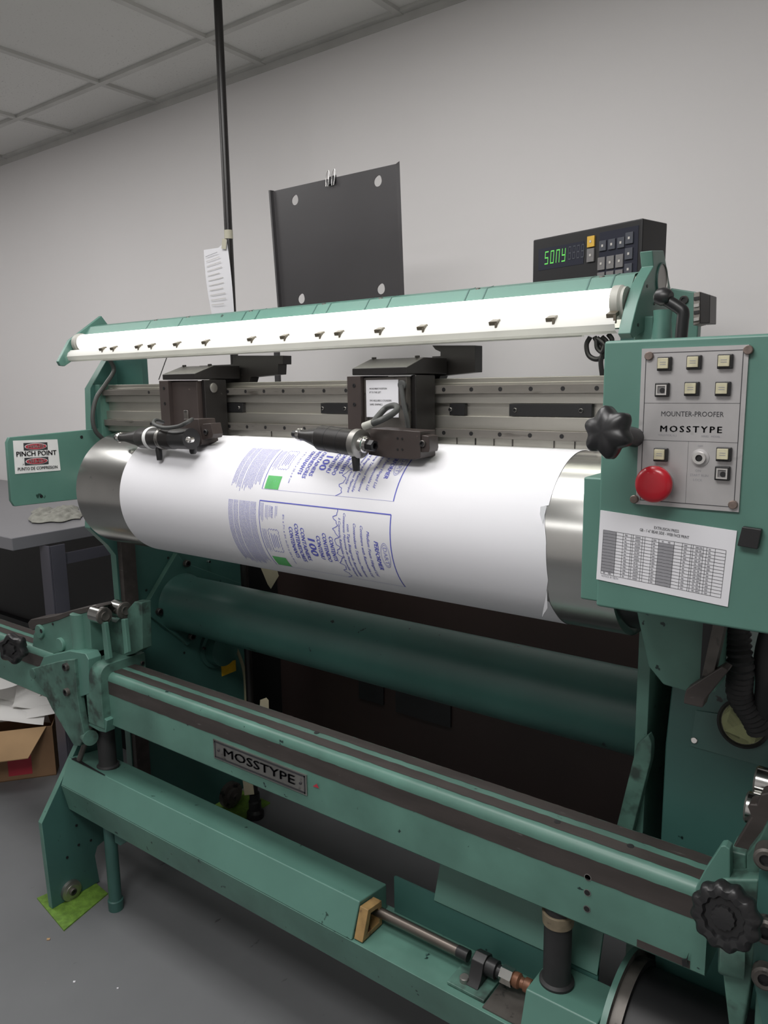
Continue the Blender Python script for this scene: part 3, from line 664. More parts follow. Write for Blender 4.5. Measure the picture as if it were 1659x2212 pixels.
MB().prism(PY(1.12, [(1636, 2060), (1720, 2020), (1720, 2230), (1628, 2230)]), (0, .04, 0), 'greenclean').build('lower_guard', press, bevel=.002)
MB().lathe(on(1558, 2062, 'y', 1.10), (1, .25, 0), [(-.003, .024), (0, .026), (.03, .026)], 'greenworn', 30).build('pivot_boss', press)
for a, b, r_ in ((1655, 1852, .016), (1655, 2008, .018), (1652, 2108, .017)):
    k = MB(); k.lathe(on(a, b, 'y', 1.09), (.1, -1, .1), [(-.02, r_), (.008, r_), (.011, r_*.8), (.011, r_*.5), (.006, r_*.45)], 'grease', 22, mats=['grease', 'grease', 'grease', 'black']); k.build('clamp_bolt', press)
MB().prism(PY(1.10, [(1640, 1880), (1720, 1860), (1720, 2230), (1650, 2230), (1625, 2100)]), (0, .03, 0), 'greendk').build('carriage_back_plate', press)
MB().prism(PY(1.113, [(1473, 2073), (1482, 2073), (1487, 2060), (1484, 2076), (1487, 2088), (1474, 2088)]), (0, .003, 0), 'black').build('cable_tie', press)

# ---------------- control box
CBY = .95
box = MB(); bxl, bxr = -.3615, -.120
box.bx(bxl, bxr, CBY, CBY+.17, 1.205, 1.549, 'greenclean'); box = box.build('control_box', press, bevel=.004)
MB().bx(-.388, bxl-.0005, CBY+.012, CBY+.14, 1.208, 1.375, 'greenclean').build('side_cover', box, bevel=.003)
cpz0, cpz1, cpx0, cpx1 = 1.347, 1.5375, -.3125, -.1925
pan = MB(); pan.bx(cpx0, cpx1, CBY-.003, CBY, cpz0, cpz1, 'panelmetal')
f = plane_fn(((cpx0+cpx1)/2, CBY-.003, (cpz0+cpz1)/2), (1, 0, 0), (0, 0, 1), .0003); w, h = cpx1-cpx0, cpz1-cpz0
def pf(px, py):     # picture point -> panel local coords
    p = on(px, py, 'y', CBY-.003); return p.x-(cpx0+cpx1)/2, p.z-(cpz0+cpz1)/2
def ln(x0, y0, x1, y1, t=.0004, mat='inkblack'): rect(pan, f, x0-t, y0-t, x1+t, y1+t, mat)
e = .0055
for a in ((-w/2+e, -h/2+e, -w/2+e, h/2-e), (w/2-e, -h/2+e, w/2-e, h/2-e), (-w/2+e, -h/2+e, w/2-e, -h/2+e), (-w/2+e, h/2-e, w/2-e, h/2-e)): ln(*a)
yA = pf(1500, 871)[1]; yB = pf(1480, 953)[1]; xC = pf(1484, 1020)[0]
ln(-w/2+e, yA, w/2-e, yA, .0002); ln(-w/2+e, yB, w/2-e, yB, .0002); ln(xC, -h/2+e, xC, yB, .0001)
tx, ty = pf(1494, 895); put_text(pan, 'MOUNTER-PROOFER', .0085, lambda a, b: f(a+tx, b+ty), 'inkblack', width=.071)
tx2, ty2 = pf(1491, 928); put_text(pan, 'MOSSTYPE', .0105, lambda a, b: f(a+tx2, b+ty2), 'inkblack', width=.070, bold=.05, spacing=1.35)
tx3, ty3 = pf(1442, 940); put_text(pan, 'WALDWICK, N. J.', .003, lambda a, b: f(a+tx3, b+ty3), 'inkgrey', width=.022)
tx4, ty4 = pf(1535, 943); put_text(pan, 'SERIES   MODEL', .003, lambda a, b: f(a+tx4, b+ty4), 'inkgrey', width=.021)
for (px, py, tt, s_) in ((1508, 1017, 'ON', .0042), (1510, 1027, 'START RUN', .0040), (1507, 1037, 'LOCK', .004)):
    a_, b_ = pf(px, py); put_text(pan, tt, s_, lambda a, b, A=a_, B=b_: f(a+A, b+B), 'inkgrey')
a_, b_ = pf(1513, 964); put_text(pan, 'OFF', .0034, lambda a, b: f(a+a_, b+b_), 'inkgrey')
pan = pan.build('control_panel', box, bevel=0)
for (px, py) in ((1403, 769), (1617, 756), (1371, 1078), (1584, 1090)):
    bolt(box, on(px, py, 'y', CBY-.003), (0, -1, 0), .0052, .004, 'screwtan', 'screw', socket=False)
def pbutton(px, py, kind, s_=.0165):
    p = on(px, py, 'y', CBY-.003); b = MB()
    b.bx(p.x-s_/2, p.x+s_/2, CBY-.0085, CBY-.003, p.z-s_/2, p.z+s_/2, 'black')
    b = b.build('push_button', box, bevel=.001); c = s_*.74
    k = MB(); y0 = CBY-.0085
    if kind == 'cream':
        k.bx(p.x-c/2-.0006, p.x+c/2-.0006, y0-.003, y0+.001, p.z-c/2+.0006, p.z+c/2+.0006, 'cream')
        ff = plane_fn((p.x, y0-.003, p.z), (1, 0, 0), (0, 0, 1), .0002)
        for i in range(2): rect(k, ff, -c*.3, -.001+i*.0025, c*.25, -.0003+i*.0025, 'inkgrey')
    else:
        k.prism([(p.x-c/2, y0-.0015, p.z-c/2), (p.x+c/2, y0-.0015, p.z-c/2), (p.x+c/2, y0-.0015, p.z+c/2), (p.x-c/2, y0-.0015, p.z+c/2)], (0, .0015, 0), 'chrome',
                holes=[[(p.x-c*.36, y0-.0015, p.z-c*.36), (p.x+c*.36, y0-.0015, p.z-c*.36), (p.x+c*.36, y0-.0015, p.z+c*.36), (p.x-c*.36, y0-.0015, p.z+c*.36)]])
        k.bx(p.x-c*.36, p.x+c*.36, y0-.0004, y0+.0005, p.z-c*.36, p.z+c*.36, 'keygrey')
        k.lathe((p.x+.0012, y0-.0004, p.z-.0008), (0, -1, 0), [(0, .0032), (.0004, .0032)], 'black', 16)
    k.build('button_lens', box, bevel=.0005 if kind == 'cream' else 0)
for (px, py, kd) in ((1437, 786, 'cream'), (1501, 783, 'cream'), (1568, 781, 'cream'), (1432, 842, 'open'), (1496, 840, 'cream'), (1563, 840, 'cream'), (1429, 982, 'cream'), (1565, 981, 'cream'), (1562, 1022, 'open')):
    pbutton(px, py, kd)
p = on(1512, 989, 'y', CBY-.003)
MB().lathe(p, (0, -1, 0), [(0, .0105), (.001, .0105), (.0015, .0075), (.005, .0072), (.005, .004), (.003, .0036)], 'steeldull', 28, mats=['panelmetal', 'panelmetal', 'chrome', 'chrome', 'black']).build('key_switch', box)
p = on(1424, 1043, 'y', CBY-.003)
es = MB().lathe(p, (0, -1, 0), [(0, .0175), (.010, .0175), (.012, .014)], 'panelmetal', 32).build('stop_button_collar', box)
p2 = Vector(p); es2 = MB().lathe(p2, (-.04, -1, .02), [(.010, .013), (.014, .020), (.017, .0222), (.021, .0222), (.024, .0205), (.0262, .0155), (.027, .008), (.0272, .0005)], 'red', 48).build('emergency_stop_button', box, angle=60)
# star knob
kp = on(1316, 934, 'y', .865)
kn = MB(); kn.lathe(kp, (-.25, -1, .1), [(-.012, .016), (-.010, .024), (-.004, .0275), (.006, .0275), (.012, .024), (.015, .012), (.0155, .001)], 'black', 90, lobes=lambda a: 1+.13*math.cos(6*a+.4)).build('star_knob', box, angle=60)
MB().lathe(on(1372, 945, 'y', CBY), Vector(kp)-on(1372, 945, 'y', CBY), [(0, .012), ((Vector(kp)-on(1372, 945, 'y', CBY)).length, .013)], 'black', 24).build('knob_stem', box)

# ================================================================== PROOF SHEET (paper on the cylinder)
sheet = MB(); PR = CYR+.0008
def cp(x, s, off=0.0):
    th_ = s/.1505; r = PR+off
    return Vector((x, CYY-r*math.sin(th_), CYZ+r*math.cos(th_)))
s0, s1 = -.06, .435; ns = 64
def xright(s):   # slightly torn right edge below the middle, as measured
    K = ((-1, -.503), (.1590, -.503), (.1600, -.509), (.19, -.5035), (.215, -.498), (.28, -.4955), (.3245, -.507), (.326, -.5015), (.36, -.499), (1, -.499))
    for (a, xa), (b, xb) in zip(K[:-1], K[1:]):
        if a <= s <= b: return xa+(xb-xa)*(s-a)/(b-a)
    return -.5
rows = []
ss_ = [s0+(s1-s0)*i/ns for i in range(ns+1)]
ss_ += [.1590, .1600, .3245, .326]; ss_.sort()
for s_ in ss_:
    xe = xright(s_); row = [sheet.bm.verts.new(cp(-1.614, s_))]
    for k in range(1, 6): row.append(sheet.bm.verts.new(cp(-1.614+(xe+1.614)*k/5, s_, 0)))
    rows.append(row)
for i in range(len(rows)-1):
    for k in range(5): sheet.fc([rows[i][k], rows[i+1][k], rows[i+1][k+1], rows[i][k+1]], 'white')
# little curled torn flap
fa = [cp(xright(.315)+.001, .322, .002), cp(xright(.3)-.01, .345, .010), cp(xright(.3)-.016, .352, .014), cp(xright(.3)-.004, .335, .006), cp(xright(.3)+.001, .30, .002)]
sheet.fc([sheet.bm.verts.new(v) for v in fa], 'white')
fa = [cp(-.506, .160, .001), cp(-.514, .164, .005), cp(-.512, .176, .006), cp(-.506, .190, .002)]
sheet.fc([sheet.bm.verts.new(v) for v in fa], 'white')
INK = .0005
def artwork(o):
    cf = lambda xc, sc: (lambda a, b: cp(xc+b, o+sc+a, INK))      # a: reading direction (down the sheet), b: up = +X
    def seg(xa, sa, xb, sb, t, mat='inkblue', n=14):
        dx, ds = xb-xa, sb-sa; L_ = math.hypot(dx, ds); nx, nsn = -ds/L_*t/2, dx/L_*t/2
        for i in range(n):
            t0, t1 = i/n, (i+1)/n
            q = [(xa+dx*t0+nx, sa+ds*t0+nsn), (xa+dx*t1+nx, sa+ds*t1+nsn), (xa+dx*t1-nx, sa+ds*t1-nsn), (xa+dx*t0-nx, sa+ds*t0-nsn)]
            sheet.fc([sheet.bm.verts.new(cp(a, o+b, INK)) for a, b in q], mat)
    XA, XB, SA, SB = -1.134, -.8, .0, .1555
    seg(XA, SA, XB, SA, .0022, n=2); seg(XB, SA, XB, SB, .0022); seg(XA, SA, XA, SB, .0014); seg(XA, SB, XB, SB, .0005, 'inkblue2', n=2)
    rnd = random.Random(3)
    # wavy divider
    pts = []
    for i in range(41):
        s_ = SA+(SB-SA)*i/40; pts.append((-.929+.0055*math.sin(i*1.05)+.003*math.sin(i*2.3+1), s_))
    for a, b in zip(pts[:-1], pts[1:]): seg(a[0], a[1], b[0], b[1], .0013, n=1)
    def T(txt, x, sa, sb, size, mat='inkblue', **k):
        put_text(sheet, txt, size, cf(x, (sa+sb)/2), mat, width=sb-sa, **k)
    T('CONTENTS', -.9435, .055, .1085, .0142, bold=.035, shear=.12)
    T('CONTENIDO', -.960, .050, .113, .0142, bold=.035, shear=.12)
    T('CONTENU', -.9765, .057, .109, .0142, bold=.035, shear=.12)
    T('100', -.996, .0625, .101, .026, bold=.045, shear=.1)
    T('CONTAINERS', -1.0165, .045, .119, .0142, bold=.035, shear=.12)
    T('CONTENEDORES', -1.032, .038, .125, .0142, bold=.035, shear=.12)
    T('CONTENANTS', -1.0475, .046, .117, .0142, bold=.035, shear=.12)
    T('8\u00bc x 7\u00bd x 3\u00bc in./21 x 20 x 8 cm', -1.0655, .023, .138, .0065, 'inkblue', shear=.1)
    T('PERFORMER', -.834, .052, .112, .0135, bold=.04, shear=.25)
    T('Medium Foam Hinged Lid', -.8515, .034, .133, .0092, bold=.02, shear=.35)
    T('Containers with Removable Lid', -.8665, .025, .138, .0088, bold=.02, shear=.35)
    T('Contenedores T\u00e9rmicos Medianos', -.883, .023, .142, .0088, bold=.02, shear=.35)
    T('con Tapa Bisagrada Removible', -.898, .026, .144, .0088, bold=.02, shear=.35)
    T('Contenants Moyennes de Mousse Plastique', -.908, .006, .146, .0080, bold=.02, shear=.35)
    T('\u00e0 Couvercle Rabattable et Amovible', -.919, .016, .130, .0080, bold=.02, shear=.35)
    T('MOTTO', -1.098, .010, .033, .006, bold=.03)
    # oval emblem
    for r_ in (1.0, .86):
        n_ = 40
        for i in range(n_):
            a0, a1 = 2*math.pi*i/n_, 2*math.pi*(i+1)/n_
            q = [(-.8155+.0105*r_*math.cos(a)*k, .079+.0255*r_*math.sin(a)*k) for a, k in ((a0, 1), (a1, 1), (a1, .955), (a0, .955))]
            sheet.fc([sheet.bm.verts.new(cp(a, o+b, INK)) for a, b in q], 'inkblue2')
    T('DART', -.8155, .062, .097, .0125, 'inkblue2')
    # serrated badge
    bd = []
    x0_, x1_, a0_, a1_ = -1.111, -1.084, .058, .108
    def edge(p, q, n_):
        for i in range(n_):
            t_ = i/n_; k = .0022 if i % 2 else -.0008
            dx, dy = q[0]-p[0], q[1]-p[1]; L_ = math.hypot(dx, dy)
            bd.append((p[0]+dx*t_+dy/L_*k, p[1]+dy*t_-dx/L_*k))
    edge((x0_, a0_), (x1_, a0_), 8); edge((x1_, a0_), (x1_, a1_), 14); edge((x1_, a1_), (x0_, a1_), 8); edge((x0_, a1_), (x0_, a0_), 14)
    for a, b in zip(bd, bd[1:]+bd[:1]): seg(a[0], a[1], b[0], b[1], .0007, n=1)
    for k in range(4): seg(-1.105+.005*k, .066+.003*(k % 2), -1.105+.005*k, .1-.003*(k % 2), .0018, 'inkblue2', n=4)
    # green patch
    n_ = 6
    for i in range(n_):
        a, b = .1255+.029*i/n_, .1255+.029*(i+1)/n_
        sheet.fc([sheet.bm.verts.new(cp(x, o+s_, INK)) for x, s_ in ((-1.1275, a), (-1.1275, b), (-1.0885, b), (-1.0885, a))], 'inkgreen')
    for k in range(8): seg(-1.123+.004*k, .130, -1.123+.004*k, .150-.004*(k % 3), .0006, 'inkblue2', n=2)
    # small unreadable copy: dashes in columns
    def copy_block(xa, xb, sa, sb, pitch_, lh, mat='inkblue2'):
        x = xb
        lh *= .8
        while x > xa:
            s_ = sa; e_ = sb-rnd.random()*.012
            while s_ < e_:
                L_ = rnd.uniform(.0008, .0028)
                sheet.fc([sheet.bm.verts.new(cp(a, o+b, INK)) for a, b in ((x, s_), (x, min(s_+L_, e_)), (x-lh, min(s_+L_, e_)), (x-lh, s_))], mat); s_ += L_+.0008
            x -= pitch_
    for (xa, xb, e_) in ((-1.160, -1.144, .150), (-1.178, -1.163, .163), (-1.195, -1.181, .163), (-1.210, -1.198, .168), (-1.226, -1.214, .155)):
        copy_block(xa, xb, .004, e_, .0036, .0021, 'inkblue2' if o < .1 else 'inkblue2')
    copy_block(-1.131, -1.122, .004, .045, .0028, .0015); copy_block(-1.118, -1.110, .008, .042, .0028, .0015); copy_block(-1.106, -1.101, .008, .036, .0025, .0013); copy_block(-1.090, -1.083, .008, .036, .0025, .0013)
    copy_block(-1.129, -1.117, .058, .115, .0028, .0014)
nf0 = len(sheet.bm.faces); artwork(.0215)
sheet.bm.faces.ensure_lookup_table()
lim_ang = .0735/.1505      # the upper impression starts below this line
kill = []
for f_ in list(sheet.bm.faces)[nf0:]:
    c_ = f_.calc_center_median(); a_ = math.atan2(-(c_.y-CYY), c_.z-CYZ)
    if a_ < lim_ang: kill.append(f_)
bmesh.ops.delete(sheet.bm, geom=kill, context='FACES')
artwork(.2015)
sheet = sheet.build('proof_sheet', norm=False)
tag(sheet, 'white printed proof sheet wrapped around the steel cylinder, blue lettering and green patches', 'paper')

# ================================================================== VIDEO MICROSCOPES
def scope(name, label, which):
    b_l, b_r = (-1.572, -1.447) if which == 1 else (-.978, -.842)
    root = thing(name, ((b_l+b_r)/2, 1.2, 1.37), label, 'microscope', 'video microscopes on the rails')
    y0, y1 = 1.20, 1.288; zt2 = 1.516; zb2 = 1.405
    c = MB(); c.bx(b_l+.03, b_r, y0+.006, y1, zb2-.01, zt2-.002, 'brown' if which == 1 else 'grease')
    c.bx(b_r+.0003, b_r+.012, y0+.02, y1, zb2-.02, zt2, 'browndk')
    c = c.build('carriage_body', root, bevel=.002)
    MB().bx(b_l, b_l+.034, y0-.006, y1, zb2, zt2, 'brown').build('side_flange', root, bevel=.001)
    for dz in (.018, .055): bolt(c, (b_l+.018, y0-.006, zt2-dz), (0, -1, 0), .004, .001, 'browndk', 'screw')
    if which == 2:
        l = MB(); l.bx(b_l+.040, b_r-.018, y0+.004, y0+.0055, 1.436, 1.508, 'white')
        ff = plane_fn(((b_l+b_r+.022)/2, y0+.004, 1.472), (1, 0, 0), (0, 0, 1), .0004)
        for (tt, yy, ww) in (('MOVE PRINT POSITION', .019, .042), ('8" TO THE LEFT', .012, .028), ('SWS REQUIRES 2 CYLINDERS', -.004, .053), ('SAME GRAPHICS', -.0115, .031)):
            put_text(l, tt, .0050, lambda a, b, Y=yy, Wd=ww: ff(a-.030+Wd/2, b+Y), 'inkblack', width=ww, bold=.01)
        l.build('paper_label', root)
        hb = MB(); hx_ = b_r-.010
        hb.lathe((hx_+.004, y0+.002, 1.498), (0, -1, 0), [(0, .009), (.004, .009), (.005, .006)], 'cable', 20)
        hb.tube([(hx_+.004, y0-.003, 1.497), (hx_+.010, y0-.006, 1.470), (hx_+.018, y0-.006, 1.437), (hx_+.020, y0-.004, 1.415)], .0045, 'cable', 10)
        hb.build('clamp_lever', root)
    else:
        hb = MB(); hb.lathe((b_r+.0125, y0+.045, 1.497), (1, 0, 0), [(0, .0115), (.003, .0115), (.004, .009)], 'steeldull', 24); hb.build('side_knob', root)
        hb = MB(); hb.bx(b_r-.05, b_r-.034, y0+.002, y0+.006, 1.415, 1.445, 'grease'); hb.build('cable_bracket', root, bevel=.002)
    # sloped cap
    cap = MB(); za = zt2+.002
    cap.prism([(b_l+.012, y0-.004, za), (b_l+.012, y0-.004, za+.013), (b_l+.012, y0+.055, za+.032), (b_l+.012, y1+.05, za+.032), (b_l+.012, y1+.05, za)], (b_r-b_l-.004, 0, 0), 'browndk')
    cap = cap.build('sloped_cap', root, bevel=.0015)
    for x in (b_l+.02, b_r-.01): bolt(cap, (x, y0+.058, za+.032), (0, 0, 1), .005, .004, 'browndk', 'cap_screw', socket=False)
    # rear arm above the rails, reaching right
    if which == 2:
        pts = [(860, 778), (904, 775), (933, 775), (933, 770), (951, 769), (951, 760), (940, 755), (933, 746), (1026, 746), (1026, 804), (951, 812), (947, 824), (930, 824), (925, 814), (918, 824), (905, 824)]
    else:
        pts = [(430, 790), (503, 787), (503, 768), (611, 768), (611, 787), (601, 787), (600, 809), (541, 815), (536, 831), (500, 831), (460, 834), (455, 825)]
    arm = MB(); arm.prism(PY(1.345, pts), (0, .03, 0), 'browndk'); arm.build('rear_arm', root, bevel=.001)
    # lower bracket
    if which == 2:
        q = [(800, 925), (908, 932), (908, 990), (893, 993), (845, 990), (795, 982)]; yb_ = 1.128
        kb = [(903, 944), (905, 939), (926, 942), (928, 968), (926, 977), (903, 977)]
        holes_ = ((859, 947), (869, 948), (859, 971), (869, 971)); kc = (914, 958)
    else:
        q = [(396, 905), (428, 905), (436, 958), (432, 962), (405, 960)]; yb_ = 1.145
        kb = [(434, 922), (437, 916), (455, 914), (460, 938), (458, 946), (437, 950)]
        holes_ = (); kc = (446, 933)
    lb = MB().prism(PY(yb_, q), (0, .05, 0), 'brown').build('lower_bracket', root, bevel=.0015)
    MB().bx(on(q[0][0], q[0][1], 'y', yb_).x+.02, b_r, yb_+.03, y0+.02, 1.385, 1.412, 'browndk').build('bracket_neck', root)
    k_ = MB().prism(PY(yb_+.004, kb), (0, .03, 0), 'brown').build('clamp_block', root, bevel=.0015)
    bolt(k_, on(kc[0], kc[1], 'y', yb_+.004), (0, -1, 0), .006, .005, 'grease')
    for a, b in holes_: MB().lathe(on(a, b, 'y', yb_)+V(0, -.0003, 0), (0, -1, 0), [(0, .0022), (.0004, .0022)], 'black', 10).build('screw_hole', lb)
    # barrel
    if which == 2:
        A = on(636, 937, 'y', 1.115); E_ = on(800, 962, 'y', 1.098)
    else:
        A = on(252, 945, 'y', 1.135); E_ = on(410, 948, 'y', 1.112)
    ax = (E_-A); L_ = ax.length; ax = ax.normalized(); Rb = .0245
    cone = MB().lathe(A, ax, [(L_*.06, .0105), (L_*.16, .0115), (L_*.36, .021), (L_*.40, .021)], 'browndk', 40).build('eyepiece_cone', root)
    MB().lathe(A, ax, [(-.002, .007), (.010, .0075), (.011, .0085), (.014, .0125), (.020, .0125), (.022, .0105)], 'steel', 28, mats=['black', 'black', 'chrome', 'chrome', 'chrome']).build('eyepiece_ring', root)
    br = MB().lathe(A, ax, [(L_*.36, Rb-.003), (L_*.38, Rb), (L_*.81, Rb), (L_*.82, Rb-.002)], 'browndk', 48).build('lens_barrel', root)
    if which == 2:
        MB().lathe(A, ax, [(L_*.82, Rb-.001), (L_*.825, Rb+.0025), (L_*.89, Rb+.0025), (L_*.90, Rb-.001)], 'steeldull', 48).build('front_flange', root)
        MB().lathe(A, ax, [(L_*.90, .0155), (L_*.94, .0155), (L_*.945, .0135), (L_*.985, .0135)], 'chrome', 30).build('knurled_ring', root)
        MB().lathe(A, ax, [(L_*.985, .0105), (L_*1.05, .0105), (L_*1.055, .006), (L_*1.02, .006)], 'black', 6).build('hex_socket', root)
        for t in (.50, .66): MB().lathe(A, ax, [(L_*t, Rb+.0003), (L_*(t+.012), Rb+.0003)], 'black', 40).build('groove', br)
    else:
        cb_ = MB(); cb_.lathe(A, ax, [(L_*.70, Rb-.001), (L_*1.02, Rb-.001)], 'black', 40); cb_.build('camera_body', root)
        MB().lathe(A, ax, [(L_*.50, Rb+.001), (L_*.52, Rb+.0025), (L_*.54, Rb+.001)], 'whitepaint', 40).build('strap', br)
        MB().lathe(A, ax, [(L_*.66, Rb+.001), (L_*.68, Rb+.0025), (L_*.70, Rb+.001)], 'steeldull', 40).build('strap', br)
        k3 = on(409, 950, 'y', 1.082)
        MB().lathe(k3, (.4, -1, 0), [(-.01, .007), (.004, .007), (.006, .0045), (.003, .003)], 'chrome', 18).build('connector_socket', root)
    kp_ = A+ax*(L_*(.84 if which == 2 else .62))+V(0, -.006, -Rb)
    MB().lathe(kp_+V(0, 0, .006), (.05, 0, -1), [(0, .006), (.008, .008), (.032, .0065)], 'black', 14).build('focus_knob', root)
    if which == 1: MB().lathe(A+ax*(L_*.97)+V(0.005, .01, -Rb+.006), (0, 0, -1), [(0, .009), (.012, .008), (.016, .006)], 'black', 14).build('focus_knob', root)
    # cable
    if which == 2:
        cpth = [on(a, b, 'y', y) for a, b, y in ((800, 917, 1.10), (822, 908, 1.10), (845, 896, 1.12), (858, 884, 1.14), (853, 876, 1.16), (836, 880, 1.17), (822, 893, 1.16), (806, 912, 1.13))]
        MB().tube(cpth, .0058, 'cable', 12).build('signal_cable', root)
        MB().cyl(on(786, 921, 'y', 1.10), on(806, 914, 'y', 1.10), .007, 'lamp_cap').build('cable_ferrule', root)
    else:
        cpth = [on(a, b, 'y', y) for a, b, y in ((352, 912, 1.15), (336, 908, 1.12), (333, 916, 1.10), (355, 924, 1.09), (385, 921, 1.09), (405, 912, 1.09), (415, 906, 1.12))]
        MB().tube(cpth, .0045, 'cable', 12).build('signal_cable', root)
        MB().tube([on(a, b, 'y', 1.22) for a, b in ((343, 820), (352, 795), (361, 770))], .0012, 'cable', 6).build('thin_wire', root)
    return root
scope('video_microscope', 'dark brown video microscope on the left of the rails with strapped black barrel', 1)
scope('video_microscope.001', 'dark brown video microscope at the middle of the rails with a white typed label', 2)

# ================================================================== THINGS ON / AROUND THE PRESS
# printed chart on the control box
ch = MB(); q = PY(CBY-.0015, [(1297, 1102), (1592, 1147), (1572, 1311), (1288, 1251)])
ch.prism(q, (0, .001, 0), 'white')
def bil(u, v, off=.0005):
    a = q[0].lerp(q[1], u); b = q[3].lerp(q[2], u); p = a.lerp(b, v); return Vector((p.x, p.y-off, p.z))
def R2(u0, v0, u1, v1, mat, off=.0005): ch.quad(bil(u0, v0, off), bil(u1, v0, off), bil(u1, v1, off), bil(u0, v1, off), mat)
u0, u1, v0, v1 = .035, .945, .27, .90
cols = [0, .055, .115, .175, .245, .26, .34, .36, .41, .475, .54, .61, .675, .74, .755, .83, .85, .92, 1]
R2(u0, v0, u0+.105*(u1-u0)/.91*1.0, v1-.035, 'inkgrey2' if False else 'inkgrey', .0004)
R2(u0+.475*(u1-u0), v0+.045, u0+.60*(u1-u0), v1-.0, 'inkgrey', .0004)
for c in (0, .115, .175, .245, .26, .34, .36, .42, .475, .60, .665, .735, .75, .83, .855, .92, 1):
    u = u0+c*(u1-u0); R2(u-.0012, v0, u+.0012, v1, 'inkblack')
for k in range(15):
    v = v0+(v1-v0)*k/14; R2(u0, v-.0022, u1, v+.0022, 'inkblack')
rn = random.Random(5)
for k in range(14):
    for c in (.02, .065, .28, .30, .19, .43, .50, .55, .77, .80, .68, .87):
        v = v0+(v1-v0)*(k+.5)/14; u = u0+c*(u1-u0); R2(u, v-.009, u+rn.uniform(.012, .022), v+.009, 'inkgrey', .0006)
r_ = (q[1]-q[0]).normalized(); u_ = (q[0]-q[3]).normalized()
fn1 = lambda uc, vc: (lambda a, b: bil(uc, vc)+r_*a+u_*b)
put_text(ch, 'EXTRUSION PRESS', .0052, fn1(.515, .125), 'inkblack', width=.030)
put_text(ch, 'GB - 1\'-6" BEAR SIDE - WEB FACE PRINT', .0052, fn1(.50, .185), 'inkblack', width=.060)
put_text(ch, 'NOTICE: 30 TEETH', .004, fn1(.11, .93), 'inkgrey', width=.022)
tag(ch.build('chart_sheet', norm=False), 'white printed table chart fixed below the buttons on the control box', 'paper')
# black magnet clip
mg = MB().prism(PY(CBY-.009, [(1603, 1138), (1645, 1144), (1636, 1187), (1592, 1179)]), (0, .008, 0), 'black').build('magnet_clip', bevel=.001)
tag(mg, 'small black magnet stuck right of the chart on the control box', 'magnet')

# digital readout
dro = thing('digital_readout', (-.68, 1.64, 1.65), 'black digital readout box with green display and keypad behind the light hood', 'display')
wv = Vector((.966, -.259, 0)); dv = Vector((.259, .966, 0)); uz = Vector((0, 0, 1))
tr0 = on(1389, 471, 'y', 1.6); WD, HD, DD = .2845, .175, .088
def dq(u, v, d=0.0): return tr0-wv*(WD*(1-u))-uz*(HD*v)+dv*d
b = MB(); b.prism([dq(0, 0), dq(1, 0), dq(1, 1), dq(0, 1)], dv*DD, 'black'); cs = b.build('case', dro, bevel=.0025)
b = MB(); b.prism([dq(.12, .03, DD), dq(.9, .03, DD), dq(.9, .9, DD), dq(.12, .9, DD)], dv*.02, 'black'); b.build('rear_cover', dro)
ffd = lambda u, v, d=-.0006: dq(u, v, d)
b = MB(); b.quad(ffd(.06, .13), ffd(.50, .13), ffd(.50, .40), ffd(.06, .40), 'screen'); scr = b.build('display_window', dro, norm=False)
# seven-segment text
SEG = {'S': 'afgcd', 'O': 'abcdef', 'N': 'abcef', 'Y': 'bcdfg', '8': 'abcdefg'}
def seg7(mb, u, v, w_, h_, on_, mat):
    t = .16
    R_ = {'a': (0, 0, 1, t*.55), 'g': (0, .5-t*.28, 1, .5+t*.28), 'd': (0, 1-t*.55, 1, 1), 'f': (0, 0, t, .5), 'b': (1-t, 0, 1, .5), 'e': (0, .5, t, 1), 'c': (1-t, .5, 1, 1)}
    for k in on_:
        a, b_, c, d = R_[k]; sk = .16
        P_ = [(a, b_), (c, b_), (c, d), (a, d)]
        mb.quad(*[dq(u+w_*(x_+sk*(1-y_)), v+h_*y_, -.0012) for x_, y_ in P_], mat)
b = MB()
for i, chh in enumerate('SONY'): seg7(b, .125+.056*i, .175, .034, .16, SEG[chh], 'led')
b.build('green_digits', scr, norm=False)
b = MB()
for i in range(4): seg7(b, .355+.04*i, .165, .028, .16, 'abcdefg', 'keydk')
b.build('unlit_digits', scr, norm=False)
def key(u, v, w_, h_, mat):
    k = MB(); k.prism([dq(u, v, -.0035), dq(u+w_, v, -.0035), dq(u+w_, v+h_, -.0035), dq(u, v+h_, -.0035)], dv*.0045, mat)
    cu_, cv_ = u+w_/2, v+h_/2
    k.quad(dq(cu_-.008, cv_-.014, -.0042), dq(cu_+.008, cv_-.014, -.0042), dq(cu_+.008, cv_+.014, -.0042), dq(cu_-.008, cv_+.014, -.0042), 'keywhite' if mat != 'keywhite' else 'inkblack'); k.build('key', dro, bevel=.0008)
b = MB(); b.quad(dq(.64, .07, -.0007), dq(.97, .07, -.0007), dq(.97, 1, -.0007), dq(.64, 1, -.0007), 'screen'); b.build('keypad_panel', dro, norm=False)
key(.535, .09, .066, .13, 'keyorange'); key(.535, .235, .066, .16, 'keygrey')
for c in range(3):
    for r in range(4): key(.635+.078*c, .36+.175*r, .064, .15, 'keygrey')
for r in range(5): key(.868, .13+.175*r, .064, .13, 'keydk')
for c in range(3): key(.645+.078*c, .17, .06, .12, 'keydk')
st_ = MB(); st_.bx(-.595, -.565, 1.66, 1.69, 1.40, tr0.z-HD-.002, 'greendk'); st_.bx(-.76, -.58, 1.62, 1.72, tr0.z-HD-.008, tr0.z-HD-.001, 'greendk'); st_.bx(-.595, -.41, 1.66, 1.69, 1.35, 1.41, 'greendk')
st_.build('readout_stand', dro)

